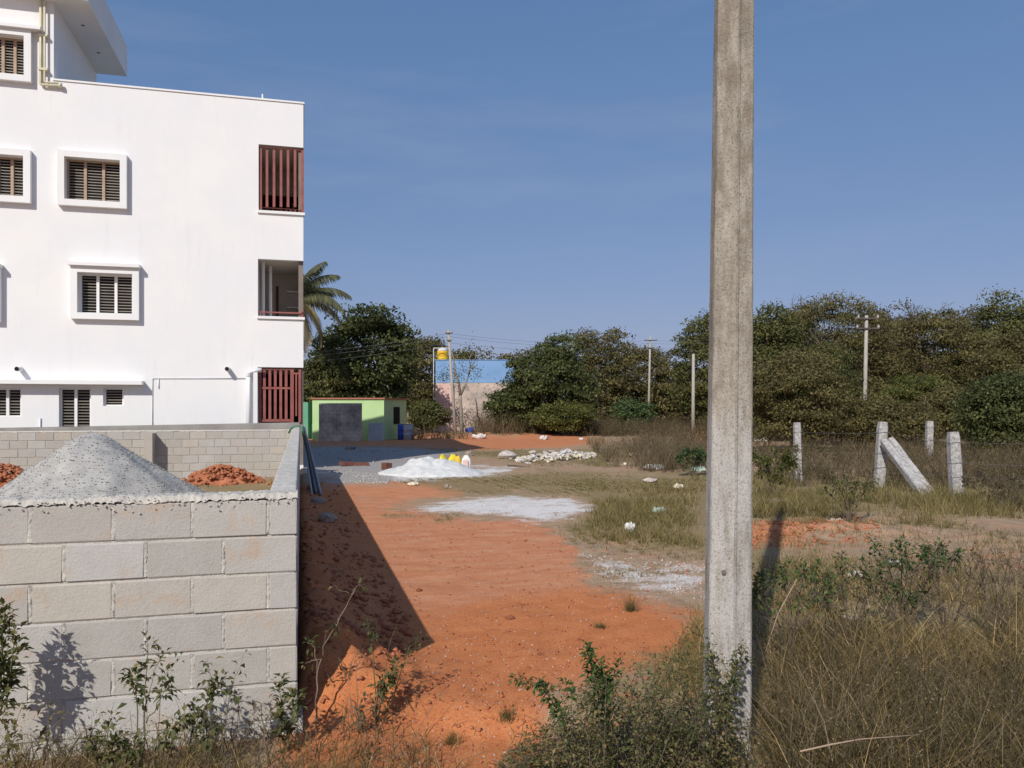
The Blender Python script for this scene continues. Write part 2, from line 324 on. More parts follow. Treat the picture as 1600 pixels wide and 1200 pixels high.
class MB:
    def __init__(s): s.v = []; s.f = []
    def box(s, x0, x1, y0, y1, z0, z1):
        n = len(s.v); s.v += [(x0, y0, z0), (x1, y0, z0), (x1, y1, z0), (x0, y1, z0), (x0, y0, z1), (x1, y0, z1), (x1, y1, z1), (x0, y1, z1)]
        s.f += [tuple(n + i for i in q) for q in ((0, 3, 2, 1), (4, 5, 6, 7), (0, 1, 5, 4), (1, 2, 6, 5), (2, 3, 7, 6), (3, 0, 4, 7))]; return s
    def hexa(s, p):
        n = len(s.v); s.v += [tuple(q) for q in p]
        s.f += [tuple(n + i for i in q) for q in ((0, 3, 2, 1), (4, 5, 6, 7), (0, 1, 5, 4), (1, 2, 6, 5), (2, 3, 7, 6), (3, 0, 4, 7))]; return s
    def tube(s, pts, r, k=6, cap=True):
        pts = [np.array(p, float) for p in pts]; rs = r if hasattr(r, '__len__') else [r] * len(pts); n0 = len(s.v)
        up = np.array((0.13, 0.31, 1.0))
        for i, p in enumerate(pts):
            d = pts[min(i + 1, len(pts) - 1)] - pts[max(i - 1, 0)]; d = d / (np.linalg.norm(d) + 1e-9)
            a = np.cross(d, up if abs(d[2]) < 0.95 else np.array((1.0, 0.2, 0))); a /= np.linalg.norm(a) + 1e-9; b = np.cross(d, a)
            for j in range(k):
                t = 2 * math.pi * j / k; s.v.append(tuple(p + rs[i] * (math.cos(t) * a + math.sin(t) * b)))
        for i in range(len(pts) - 1):
            for j in range(k):
                q = n0 + i * k; s.f.append((q + j, q + (j + 1) % k, q + k + (j + 1) % k, q + k + j))
        if cap:
            s.f.append(tuple(n0 + j for j in range(k))[::-1]); q = n0 + (len(pts) - 1) * k; s.f.append(tuple(q + j for j in range(k)))
        return s
    def lathe(s, c, prof, k=20):
        n0 = len(s.v)
        for (r, z) in prof:
            for j in range(k):
                t = 2 * math.pi * j / k; s.v.append((c[0] + r * math.cos(t), c[1] + r * math.sin(t), c[2] + z))
        for i in range(len(prof) - 1):
            for j in range(k):
                q = n0 + i * k; s.f.append((q + j, q + (j + 1) % k, q + k + (j + 1) % k, q + k + j))
        q = n0 + (len(prof) - 1) * k; s.f.append(tuple(q + j for j in range(k))); s.f.append(tuple(n0 + j for j in range(k))[::-1]); return s
    def build(s, name, mat, root=None, parent=None, smooth=False, kind=None):
        return obj(name, s.v, s.f, mat, root, parent, smooth=smooth, kind=kind)
def setbevel(o, wd, seg=1):
    b = o.modifiers.new('bevel', 'BEVEL'); b.width = wd; b.segments = seg; b.limit_method = 'ANGLE'; return o
def rock_mesh(name, seed, mat, sub=1, jit=0.25, sq=(1, 1, 1)):
    """A lumpy stone about 1 unit across, as shared mesh data."""
    import bmesh
    bm = bmesh.new(); bmesh.ops.create_icosphere(bm, subdivisions=sub, radius=0.5); r = random.Random(seed)
    for v in bm.verts:
        k = 1 + r.uniform(-jit, jit); v.co = [v.co[i] * k * sq[i] for i in range(3)]
    me = bpy.data.meshes.new(name); bm.to_mesh(me); bm.free(); me.materials.append(M[mat]); return me
def place(name, me, loc, scale, rot, parent=None):
    o = bpy.data.objects.new(name, me); COL.objects.link(o); o.location = [float(a) for a in loc]
    o.scale = scale if hasattr(scale, '__len__') else (scale,) * 3; o.rotation_euler = rot
    if parent is not None: o.parent = parent
    return o

# ------------------------------------------------------------------ ground
WALL_Y, SIDE_X, FAR_Y, FAC_Y = 4.55, -0.02, 21.6, 23.8
def blob(X, D, cx, cd_, rx, rd, p=2):
    return np.exp(-(np.abs((X - cx) / rx) ** p + np.abs((D - cd_) / rd) ** p))
def height(x, y):
    x = np.asarray(x, float); y = np.asarray(y, float); X, D = c2(x, y)
    fade = 1 / (1 + (np.hypot(x, y) / 60) ** 2)
    h = 0.05 * fbm(x * 0.5, y * 0.5, 4, 3) + 0.03 * fbm(x * 2.6, y * 2.6, 4, 9) * fade
    out_ = sstep(-0.05, 0.06, x)                       # outside the walled plot
    lump = 0.5 + 1.2 * np.abs(fbm(x * 3.2, y * 3.2, 4, 21))
    bank = np.exp(-(np.maximum(x - 0.05, 0) / 0.42) ** 2) * (0.34 * sstep(4.55, 5.3, y) * (1 - 0.75 * sstep(6, 17, y)))
    h = h + out_ * bank * (0.8 + 0.9 * fbm(x * 4, y * 4, 4, 5)) 
    h = h + out_ * 0.12 * np.exp(-(np.abs((x - 0.34) / 0.55) ** 4 + np.abs((y - 5.05) / 0.5) ** 4)) * (0.72 + 2.2 * fbm(x * 6, y * 6, 5, 31))
    h = h + 0.22 * blob(X, D, 4.3, 11.4, 1.7, 0.5) * lump + 0.14 * blob(X, D, 7.2, 10.6, 1.2, 0.5) * lump
    h = h + 0.40 * blob(X, D, -2.0, 52, 8, 3.2, 3) * lump + 0.9 * blob(X, D, 13.6, 52, 2.2, 1.6) * lump
    h = h + 0.22 * blob(X, D, -3.6, 44, 2.0, 1.2) * lump
    h = h - 0.10 * sstep(4.75, 4.45, D + 0.5 * fbm(x * 2, y * 2, 3, 77)) * sstep(-0.9, -0.3, X) * (1 - sstep(0.5, 0.9, X))
    near = np.exp(-(D / 14) ** 2); h = h + near * 0.016 * fbm(x * 9, y * 9, 3, 44)
    return h
def gh(x, y): return float(height(np.array([x]), np.array([y]))[0])

POLY = {
 'red': [(455, 756), (520, 752), (560, 775), (640, 790), (700, 806), (830, 815), (890, 850), (930, 915), (1000, 935), (1095, 955), (1100, 1010), (960, 1060), (880, 1090), (860, 1180), (840, 1400), (380, 1400), (455, 1000)],
 'red2': [(640, 682), (900, 681), (950, 690), (880, 700), (760, 706), (660, 700)],
 'red3': [(1160, 818), (1340, 812), (1370, 838), (1180, 856)], 'red4': [(1080, 676), (1112, 676), (1112, 700), (1084, 700)],
 'red5': [(480, 684), (700, 684), (690, 700), (480, 697)], 'red6': [(520, 756), (690, 748), (720, 768), (600, 784), (540, 780)], 'red7': [(1400, 860), (1640, 850), (1640, 905), (1450, 905)],
 'white1': [(612, 797), (665, 788), (760, 777), (880, 779), (935, 790), (905, 801), (840, 814), (740, 808), (650, 801)],
 'white2': [(915, 866), (960, 862), (1010, 882), (1110, 886), (1110, 936), (1030, 934), (950, 908), (922, 895)],
 'white3': [(590, 746), (640, 732), (720, 728), (812, 729), (800, 742), (700, 750), (620, 752)],
 'white4': [(1290, 905), (1420, 895), (1400, 925), (1340, 960), (1290, 940)], 'white5': [(1210, 820), (1330, 815), (1330, 828), (1230, 832)], 'white6': [(1420, 832), (1560, 822), (1560, 836), (1440, 846)],
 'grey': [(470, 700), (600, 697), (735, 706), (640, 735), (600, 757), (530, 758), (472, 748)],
 'grass1': [(600, 738), (820, 735), (1120, 735), (1700, 745), (1700, 812), (1340, 805), (1160, 815), (1110, 872), (1000, 855), (900, 845), (880, 822), (930, 800), (900, 774), (740, 772), (640, 760)],
 'grass2': [(660, 700), (880, 702), (1120, 690), (1120, 728), (830, 728), (720, 712)],
 'grass3': [(1160, 850), (1420, 880), (1700, 900), (1700, 1500), (1160, 1500)], 'grass4': [(0, 750), (450, 750), (450, 775), (0, 775)], 'grass5': [(560, 795), (650, 799), (745, 806), (700, 814), (600, 808)],
 'grass6': [(870, 1090), (1110, 990), (1180, 1000), (1180, 1500), (850, 1500)],
}
def smask(keys, px, py, wd, extra):
    m = np.zeros(px.shape)
    for k in keys: m = np.maximum(m, 1 - sstep(-wd, wd, sdf(POLY[k], px, py) + extra * wd * 1.6))
    return m
def axis(lo, hi, dense_lo, dense_hi, step, growth):
    a = list(np.arange(dense_lo, dense_hi, step)); s = step; p = a[-1]
    while p < hi: s *= growth; p += s; a.append(p)
    s = step; p = dense_lo; b = []
    while p > lo: s *= growth; p -= s; b.append(p)
    return np.array(b[::-1] + a)
gx = axis(-1500, 1500, -1.4, 5.5, 0.055, 1.045); gy = axis(-60, 2500, 3.2, 12.0, 0.052, 1.03)
GX, GY = np.meshgrid(gx, gy); fx, fy = GX.ravel(), GY.ravel()
gz = height(fx, fy); X_, D_ = c2(fx, fy)
Ds = np.maximum(D_, 0.4); pxs = CX + FPX * X_ / Ds; pys = HZ + FPX * CAMZ / Ds
nzm = fbm(fx * 1.3, fy * 1.3, 4, 50)
wpx = np.clip(60 * 5 / Ds, 2.0, 60)
mR = np.maximum.reduce([smask([k], pxs, pys, wpx, nzm) for k in ('red', 'red2', 'red3', 'red4', 'red5', 'red6')] + [0.55 * smask(['red7'], pxs, pys, wpx, nzm)]); mR = np.where(D_ > 9, mR * np.where(pxs > 1120, 0.75, 1), mR)
mW = np.maximum.reduce([smask([k], pxs, pys, wpx * 0.7, nzm) for k in ('white1', 'white3')] + [0.52 * smask([k], pxs, pys, wpx * 1.2, nzm) for k in ('white4', 'white6', 'white5')] + [0.92 * smask(['white2'], pxs, pys, wpx * 1.2, nzm)])
mG = np.maximum.reduce([smask([k], pxs, pys, wpx, nzm) for k in ('grass1', 'grass2', 'grass3', 'grass4', 'grass5', 'grass6')])
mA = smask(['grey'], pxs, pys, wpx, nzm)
far_ = sstep(55, 75, D_); mG = np.maximum(mG, far_); mR *= 1 - far_
bankm = (fx > -0.1) & (fx < 1.0) & (fy > 4.5) & (fy < 18); mR = np.where(bankm, np.maximum(mR, 0.9), mR)
gi = np.arange(len(fx)).reshape(GX.shape)
gf = np.stack([gi[:-1, :-1], gi[:-1, 1:], gi[1:, 1:], gi[1:, :-1]], -1).reshape(-1, 4)
ground = obj('ground', np.stack([fx, fy, gz], 1), gf, 'soil', smooth=True)
ground['kind'] = 'structure'
fa_ = ground.data.attributes.new('fresh', 'FLOAT', 'POINT')
POLY['fresh'] = [(470, 1000), (640, 960), (900, 905), (1090, 925), (1110, 1010), (880, 1090), (850, 1400), (380, 1400)]
fr_ = np.maximum(smask(['fresh'], pxs, pys, wpx, nzm), np.where(bankm, 0.8, 0)); fr_ = np.maximum(fr_, 0.7 * np.maximum.reduce([smask([k], pxs, pys, wpx, nzm) for k in ('red2', 'red3', 'red4', 'red5')]))
fa_.data.foreach_set('value', fr_.astype(np.float32))
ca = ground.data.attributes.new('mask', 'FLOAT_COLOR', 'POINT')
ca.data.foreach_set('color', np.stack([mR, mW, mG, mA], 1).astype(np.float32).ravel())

# ------------------------------------------------------------------ white building
def F(px, py): p = on_y(px, py, FAC_Y); return p[0], p[2]
BX1 = F(474, 400)[0]; BX0 = -17.0; BTOP = F(474, 160)[1]; BY1 = FAC_Y + 12.0
bld = thing('building', (BX1, FAC_Y, 0), 'white three storey building with framed windows and red balcony grilles behind the block wall', 'building')
def rect(px0, px1, py0, py1):
    mxp, myp = (px0 + px1) / 2, (py0 + py1) / 2
    return (F(px0, myp)[0], F(px1, myp)[0], F(mxp, py1)[1], F(mxp, py0)[1])      # x0, x1, z0, z1
wins = [   # opening rectangle in photo pixels, panels, kind
 ((-54, 40, 55, 116), 5, 'hood'), ((-50, 39, 243, 306), 4, 'box'), ((103, 189, 250, 315), 3, 'box'), ((123, 208, 428, 490), 3, 'hood'),
 ((-92, -8, 428, 492), 3, 'hood'), ((-60, 33, 606, 651), 4, 'bare'), ((92, 142, 606, 684), 2, 'bare'), ((161, 193, 606, 634), 1, 'bare')]
ops = [(404, 476, 228, 331), (403, 476, 406, 495), (403, 476, 574, 700)]
holes = []
for r, n, k in wins: holes.append(rect(*r))
balc = []
for r in ops:
    q = rect(*r); balc.append((q[0], BX1, q[2], q[3])); holes.append((q[0], BX1 + 1, q[2], q[3]))
balc[2] = (balc[2][0], BX1, 0.15, balc[2][3]); holes[-1] = (balc[2][0], BX1 + 1, 0.15, balc[2][3])
PX1 = F(84, 60)[0]; PTOP = 13.62; PBOT = 12.63; PY1 = FAC_Y + 4.65
def holed_wall(mb, x0, x1, z0, z1, y0, y1, holes):
    xs = sorted({x0, x1, *[min(max(h[i], x0), x1) for h in holes for i in (0, 1)]}); zs = sorted({z0, z1, *[min(max(h[i], z0), z1) for h in holes for i in (2, 3)]})
    def solid(i, j):
        if i < 0 or j < 0 or i >= len(xs) - 1 or j >= len(zs) - 1: return False
        cx, cz = (xs[i] + xs[i + 1]) / 2, (zs[j] + zs[j + 1]) / 2
        return not any(h[0] < cx < h[1] and h[2] < cz < h[3] for h in holes)
    n = {}
    def V(x, y, z):
        k = (x, y, z)
        if k not in n: n[k] = len(mb.v); mb.v.append(k)
        return n[k]
    for i in range(len(xs) - 1):
        for j in range(len(zs) - 1):
            if not solid(i, j): continue
            a, b, c, d = xs[i], xs[i + 1], zs[j], zs[j + 1]
            mb.f.append((V(a, y0, c), V(b, y0, c), V(b, y0, d), V(a, y0, d))); mb.f.append((V(a, y1, c), V(a, y1, d), V(b, y1, d), V(b, y1, c)))
            if not solid(i - 1, j): mb.f.append((V(a, y0, c), V(a, y0, d), V(a, y1, d), V(a, y1, c)))
            if not solid(i + 1, j): mb.f.append((V(b, y0, c), V(b, y1, c), V(b, y1, d), V(b, y0, d)))
            if not solid(i, j - 1): mb.f.append((V(a, y0, c), V(a, y1, c), V(b, y1, c), V(b, y0, c)))
            if not solid(i, j + 1): mb.f.append((V(a, y0, d), V(b, y0, d), V(b, y1, d), V(a, y1, d)))
fac = MB()
holed_wall(fac, BX0, BX1, -0.1, BTOP - 0.05, FAC_Y, FAC_Y + 0.2, [h for h in holes if h[3] < 10.5])
fac.build('front_wall', 'wallw', bld)
sw = MB(); sw.box(BX1 - 0.13, BX1 - 0.003, FAC_Y + 0.203, BY1, -0.1, BTOP - 0.053); sw.box(BX0, BX1 - 0.14, BY1 - 0.2, BY1 - 0.004, -0.1, BTOP - 0.054); sw.box(BX0 + 0.003, BX0 + 0.2, FAC_Y + 0.203, BY1 - 0.21, -0.1, BTOP - 0.053)
sw.build('side_wall', 'wallw', bld)
MB().box(BX0 + 0.21, BX1 - 0.135, FAC_Y + 0.205, BY1 - 0.21, BTOP - 1.15, BTOP - 1.0).build('roof', 'plaster', bld)
MB().box(PX1 - 0.02, BX1 + 0.03, FAC_Y - 0.03, FAC_Y + 0.24, BTOP - 0.047, BTOP).build('parapet_coping', 'white', bld)
MB().box(BX1 - 0.16, BX1 + 0.03, FAC_Y + 0.243, BY1 + 0.02, BTOP - 0.05, BTOP - 0.002).build('parapet_coping', 'white', bld)
ph = MB(); holed_wall(ph, BX0, PX1, BTOP - 0.048, PBOT - 0.002, FAC_Y + 0.002, FAC_Y + 0.198, [holes[0]])
ph.box(PX1 - 0.2, PX1 - 0.003, FAC_Y + 0.201, PY1, BTOP - 0.99, PBOT - 0.003); ph.box(BX0, PX1 - 0.21, PY1 - 0.2, PY1 - 0.003, BTOP - 0.99, PBOT - 0.003)
ph.build('stair_room_wall', 'wallw', bld)
MB().box(BX0 - 0.2, PX1 + 0.9, FAC_Y - 0.35, PY1 + 0.02, PBOT, PTOP).build('stair_room_roof', 'white', bld)
for yy in (FAC_Y + 1.2, FAC_Y + 3.0): MB().lathe((PX1 + 0.42, yy, PBOT - 0.012), [(0.04, 0), (0.05, 0.008)], 10).build('ceiling_light', 'steel', bld)
MB().tube([(F(410, 150)[0], FAC_Y + 0.1, BTOP - 0.01), (F(410, 150)[0], FAC_Y + 0.1, BTOP + 0.16)], 0.025).build('parapet_pipe_stub', 'pvc', bld)
# windows
for (r, npan, kind), h in zip(wins, holes):
    x0, x1, z0, z1 = h; wy = FAC_Y
    wd = MB().box(x0 + 0.001, x1 - 0.001, wy + 0.19, wy + 0.196, z0 + 0.001, z1 - 0.001).build('window', 'dark', bld)
    if kind != 'bare':
        s = MB(); t_, p_ = 0.17, 0.16
        s.box(x0 - t_, x0 - 0.002, wy - p_, wy - 0.002, z0 - t_, z1 + t_); s.box(x1 + 0.002, x1 + t_, wy - p_, wy - 0.002, z0 - t_, z1 + t_)
        s.box(x0 - 0.001, x1 + 0.001, wy - p_, wy - 0.002, z0 - t_, z0 - 0.002); s.box(x0 - 0.001, x1 + 0.001, wy - p_, wy - 0.002, z1 + 0.002, z1 + t_)
        s.build('surround', 'white', bld, wd)
        if kind == 'hood': MB().box(x0 - t_ - 0.04, x1 + t_ + (0.25 if r[2] < 100 else 0.03), wy - p_ - 0.1, wy - 0.001, z1 + t_ + 0.002, z1 + t_ + 0.09).build('hood', 'white', bld, wd)
    fr = 0.05
    f_ = MB(); f_.box(x0 + 0.002, x0 + fr, wy + 0.10, wy + 0.17, z0 + 0.002, z1 - 0.002); f_.box(x1 - fr, x1 - 0.002, wy + 0.10, wy + 0.17, z0 + 0.002, z1 - 0.002)
    f_.box(x0 + fr + 0.001, x1 - fr - 0.001, wy + 0.10, wy + 0.17, z1 - fr, z1 - 0.002); f_.box(x0 + fr + 0.001, x1 - fr - 0.001, wy + 0.10, wy + 0.17, z0 + 0.002, z0 + 0.03)
    f_.build('frame', 'wood' if r[2] < 420 else 'white', bld, wd)
    for k in range(1, npan):
        xm = x0 + (x1 - x0) * k / npan
        MB().box(xm - 0.035, xm + 0.035, wy + 0.09, wy + 0.172, z0 + 0.031, z1 - fr - 0.001).build('mullion', 'wood' if r[2] < 420 else 'white', bld, wd)
    g = MB(); nb = max(4, int((z1 - z0) / 0.085))
    for k in range(nb):
        zz = z0 + 0.05 + (z1 - z0 - 0.12) * (k + 0.5) / nb
        g.box(x0 + fr + 0.002, x1 - fr - 0.002, wy + 0.125, wy + 0.145, zz - 0.009, zz + 0.009)
    g.build('grille', 'slat', bld, wd, kind='stuff')
hx1, hz = F(225, 601); MB().box(BX0 + 1, hx1, FAC_Y - 0.32, FAC_Y - 0.002, hz - 0.01, hz + 0.10).build('ground_floor_hood', 'white', bld)
# balconies
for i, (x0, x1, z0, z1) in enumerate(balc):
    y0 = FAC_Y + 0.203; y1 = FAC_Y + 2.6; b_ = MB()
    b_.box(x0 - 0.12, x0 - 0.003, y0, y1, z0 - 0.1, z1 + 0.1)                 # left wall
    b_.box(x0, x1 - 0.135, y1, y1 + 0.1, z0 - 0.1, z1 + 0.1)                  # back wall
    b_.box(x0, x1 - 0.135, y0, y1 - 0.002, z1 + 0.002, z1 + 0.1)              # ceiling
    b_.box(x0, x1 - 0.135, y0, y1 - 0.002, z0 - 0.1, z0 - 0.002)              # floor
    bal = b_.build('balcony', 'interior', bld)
    MB().box(x1 - 0.136, x1 - 0.004, FAC_Y + 0.12, FAC_Y + 0.2, z0 + 0.004, z1 - 0.002).build('wall_end_shade', 'end_shade', bld, bal)  # thin dark box added over the sunlit wall end; its brown paints shade
    if i < 2: MB().box(x0 - 0.03, x1 + 0.04, FAC_Y - 0.06, FAC_Y + 0.201, z0 - 0.07, z0 + 0.003).build('sill', 'white', bld, bal)
    yb0, yb1 = FAC_Y + 0.06, FAC_Y + 0.11
    def bar(pxa, pxb, pya, pyb, nm='bar', dy=0.0):
        xa, za = F(pxa, pya); xb, zb = F(pxb, pyb)
        MB().box(xa, xb, yb0 + dy, yb1 + dy, min(za, zb), max(za, zb)).build(nm, 'redmetal', bld, bal)
    if i == 0:
        bar(405, 409, 230, 330, 'post'); bar(471, 475, 233, 331, 'post')
        bar(409.3, 470.7, 229, 232.5, 'rail'); bar(409.3, 470.7, 323, 327, 'rail')
        for c in (417, 428, 439, 450, 461): bar(c - 2, c + 2, 233, 322.5)
        for k in range(9): bar(411 + k * 7, 413 + k * 7, 327.6, 331, 'short_bar')
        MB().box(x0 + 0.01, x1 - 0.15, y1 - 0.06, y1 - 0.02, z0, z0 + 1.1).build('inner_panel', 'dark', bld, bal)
        for k in range(6):
            xx = x0 + 0.1 + k * 0.2; MB().box(xx, xx + 0.05, y1 - 0.12, y1 - 0.08, z0, z0 + 0.9).build('inner_bar', 'redmetal', bld, bal)
    elif i == 1:
        bar(408, 474, 486, 490, 'rail'); bar(406, 408, 484, 495, 'post'); bar(471.5, 474, 484, 495, 'post')
        d = MB(); d.tube([(x0 + 0.12, y0 + 0.3, z0), (x0 + 0.12, y0 + 0.3, z1)], 0.05, 8); d.tube([(x0 + 0.3, y0 + 0.9, z0), (x0 + 0.3, y0 + 0.9, z1)], 0.05, 8); d.build('down_pipe', 'pvc', bld, bal)
        MB().box(x0 + 0.42, x0 + 0.5, y1 - 0.05, y1 - 0.004, z0, z0 + 1.25).build('door_frame', 'plank', bld, bal)
        for zz in (0.55, 1.05): MB().box(x1 - 0.5, x1 - 0.14, y1 - 0.3, y1 - 0.004, z0 + zz, z0 + zz + 0.03).build('shelf', 'white', bld, bal)
    else:
        bar(404, 408, 576, 660, 'post'); bar(453.5, 459, 576, 660, 'post'); bar(466.5, 470.5, 576, 660, 'post')
        bar(408.3, 453.2, 604.5, 608, 'rail'); bar(408.3, 453.2, 575.5, 578, 'rail'); bar(408.3, 453.2, 655, 659, 'rail'); bar(459.3, 466.2, 582, 585, 'rail')
        for c in (413, 421.5, 430, 438.5, 447): bar(c - 2.1, c + 2.1, 578.4, 604.1); bar(c - 2.1, c + 2.1, 608.4, 654.6)
        bar(461.5, 464, 585.4, 650)
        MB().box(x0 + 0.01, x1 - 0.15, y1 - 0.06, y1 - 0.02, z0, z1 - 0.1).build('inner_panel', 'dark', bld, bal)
# pipes on the facade
def fpipe(name, pts, r, mat, off, parent=None):
    o = MB().tube([(F(a, b)[0], FAC_Y - off, F(a, b)[1]) for a, b in pts], r, 8).build(name, mat, bld, parent, smooth=True); return o
zp = -60
o1 = fpipe('water_pipe', [(65, zp), (65, 133), (66, 134), (95, 137)], 0.035, 'pipe', 0.08)
o2 = fpipe('water_pipe', [(71.5, zp), (71.5, 130), (72.5, 131), (95, 133)], 0.025, 'pipe', 0.11)
for py in (57, 110):
    MB().box(F(62, py)[0], F(76, py)[0], FAC_Y - 0.14, FAC_Y - 0.001, F(62, py)[1] - 0.03, F(62, py)[1] + 0.03).build('pipe_clamp', 'pipe', bld)
fpipe('pipe_end', [(94, 135), (98, 136)], 0.07, 'pipe', 0.09)
for px in (33, 357):
    x, z = F(px, 577); p = MB().tube([(x, FAC_Y + 0.0, z), (x - 0.02, FAC_Y - 0.28, z)], 0.065, 14).build('drain_spout', 'pvc', bld, smooth=True)
    MB().tube([(x - 0.02, FAC_Y - 0.281, z), (x - 0.02, FAC_Y - 0.284, z)], 0.055, 14).build('spout_mouth', 'dark', bld, p)
fpipe('conduit', [(238.5, 700), (238.5, 591), (383, 591)], 0.014, 'pvc', 0.02)
fpipe('conduit', [(248, 592), (248, 607)], 0.012, 'pvc', 0.02)
fpipe('conduit', [(63, 690), (63, 653)], 0.02, 'pvc', 0.03)
fpipe('down_pipe', [(388, 700), (388, 584), (390, 579.5), (409, 578)], 0.062, 'pvc', 0.1)
MB().tube([(F(387.8, 588)[0], FAC_Y - 0.1, F(387, 588)[1]), (F(387.8, 583)[0], FAC_Y - 0.1, F(387, 583)[1])], 0.078, 10).build('pipe_collar', 'pvc', bld)
MB().box(F(396, 600)[0], F(402.6, 600)[0], FAC_Y - 0.12, FAC_Y - 0.002, 0, F(399, 581)[1]).build('pilaster', 'wallw', bld)

# ------------------------------------------------------------------ grey plastered wall between building and plot
gw = MB(); xa, xb = -17.0, -0.03; y0, y1 = FAR_Y + 0.35, FAR_Y + 0.5; zr, zl = 1.41, 1.16
gw.hexa([(xa, y0, -0.1), (xb, y0, -0.1), (xb, y1, -0.1), (xa, y1, -0.1), (xa, y0, zl), (xb, y0, zr), (xb, y1, zr), (xa, y1, zl)])
g = gw.build('plastered_wall', 'plaster'); tag(g, 'smooth grey cement plastered wall showing above the far block wall', 'wall')

# ------------------------------------------------------------------ concrete block walls
def block_mesh(name, L, H, T, mat, seed):
    import bmesh
    bm = bmesh.new(); bmesh.ops.create_cube(bm, size=1.0)
    for v in bm.verts: v.co = (v.co.x * L, v.co.y * T, v.co.z * H)
    bmesh.ops.bevel(bm, geom=bm.edges[:], offset=0.006, segments=1, affect='EDGES')
    r = random.Random(seed)
    for v in bm.verts: v.co.x += r.uniform(-.003, .003); v.co.y += r.uniform(-.0025, .0025); v.co.z += r.uniform(-.003, .003)
    me = bpy.data.meshes.new(name); bm.to_mesh(me); bm.free(); me.materials.append(M[mat]); return me
CH, BH, BL, BT = 0.2015, 0.193, 0.374, 0.15      # course height, block height, length, thickness
PITCH = 0.386
TOPZ = 1.262
meshes = {}
def bmesh_for(L, axis_, mat):
    k = (round(L, 3), axis_, mat, random.randrange(3))
    if k not in meshes:
        meshes[k] = block_mesh('concrete_block', L if axis_ == 'x' else BT, BH, BT if axis_ == 'x' else L, mat, len(meshes))
    return meshes[k]
def block_wall(root, axis_, start, end, fixed, top, rows, mat, ends=(0.15, 0.0), core_in=0.018):
    """Blocks in running bond along x (downwards from start) or y; fixed = centre of the wall's thickness."""
    sgn = 1 if end > start else -1; L = abs(end - start); loc = np.array(root.location)
    for r_ in range(rows):
        z = top - CH * r_ - CH / 2
        s = 0.0; first = ends[r_ % 2]; segs = []
        if first: segs.append((0, first - 0.006)); s = first + 0.006
        while s < L - 0.05:
            e = min(s + BL, L); segs.append((s, e)); s += PITCH
        for a, b in segs:
            if b - a < 0.04: continue
            m = start + sgn * (a + b) / 2; j = random.uniform(-.002, .002)
            p = (m, fixed + j, z) if axis_ == 'x' else (fixed + j, m, z)
            place('concrete_block', bmesh_for(b - a, axis_, mat), np.array(p) - loc, 1, (random.uniform(-.004, .004), random.uniform(-.004, .004), random.uniform(-.004, .004)), root)
def mortar_core(root, x0, x1, y0, y1, z0, z1, k=60):
    return MB().box(x0, x1, y0, y1, z0, z1).build('mortar', 'mortar', root)
def cap_strip(root, axis_, a0, a1, b0, b1, z, amp, step=0.016, name='mortar_bed', seed=0, mat='mortar'):
    """Ragged mortar left on the wall top, a lumpy strip that overhangs the faces."""
    n = int((a1 - a0) / step) + 1; A = np.linspace(a0, a1, n); k = 18; T = np.linspace(-0.035, 1.035, k)
    AA, TT = np.meshgrid(A, T, indexing='ij'); B = b0 + (b1 - b0) * TT
    nn = 0.45 * fbm(AA * 9, B * 9, 3, seed) + 1.2 * fbm(AA * 60, B * 60, 4, seed + 7)
    edge = np.clip(1 - np.abs(TT - 0.5) * 2, -0.3, 1)
    Z = z + 0.030 + amp * nn - np.where(edge < 0.02, 0.030 + 0.018 * fbm(AA * 5, TT * 2, 3, seed + 3) + 0.012 * fbm(AA * 70, TT * 9, 3, seed + 9), 0)
    B = B + np.where(edge < 0.02, 0.012 * fbm(AA * 30, TT * 5, 3, seed + 5), 0) * np.sign(TT - 0.5)
    P = np.stack([AA, B, Z], -1) if axis_ == 'x' else np.stack([B, AA, Z], -1)
    gi_ = np.arange(n * k).reshape(n, k); f = np.stack([gi_[:-1, :-1], gi_[1:, :-1], gi_[1:, 1:], gi_[:-1, 1:]], -1).reshape(-1, 4)
    if axis_ == 'y': f = f[:, ::-1]
    return obj(name, P.reshape(-1, 3), f, mat, root, smooth=True)
# near wall
nw = thing('near_block_wall', (SIDE_X, WALL_Y, 0), 'low grey concrete block wall with ragged mortar top, nearest the camera', 'wall')
block_wall(nw, 'x', SIDE_X, -4.6, WALL_Y + BT / 2, TOPZ, 6, 'block', (0.15, 0.0))
mortar_core(nw, -4.6, SIDE_X - 0.012, WALL_Y + 0.010, WALL_Y + BT - 0.012, -0.2, TOPZ - 0.004)
MB().box(-4.6, SIDE_X + 0.03, WALL_Y - 0.05, WALL_Y + BT + 0.05, -0.3, TOPZ - 6 * CH - 0.004).build('footing', 'mortar', nw)
cap_strip(nw, 'x', -4.6, SIDE_X + 0.004, WALL_Y, WALL_Y + BT, TOPZ, 0.026, step=0.008, seed=11)
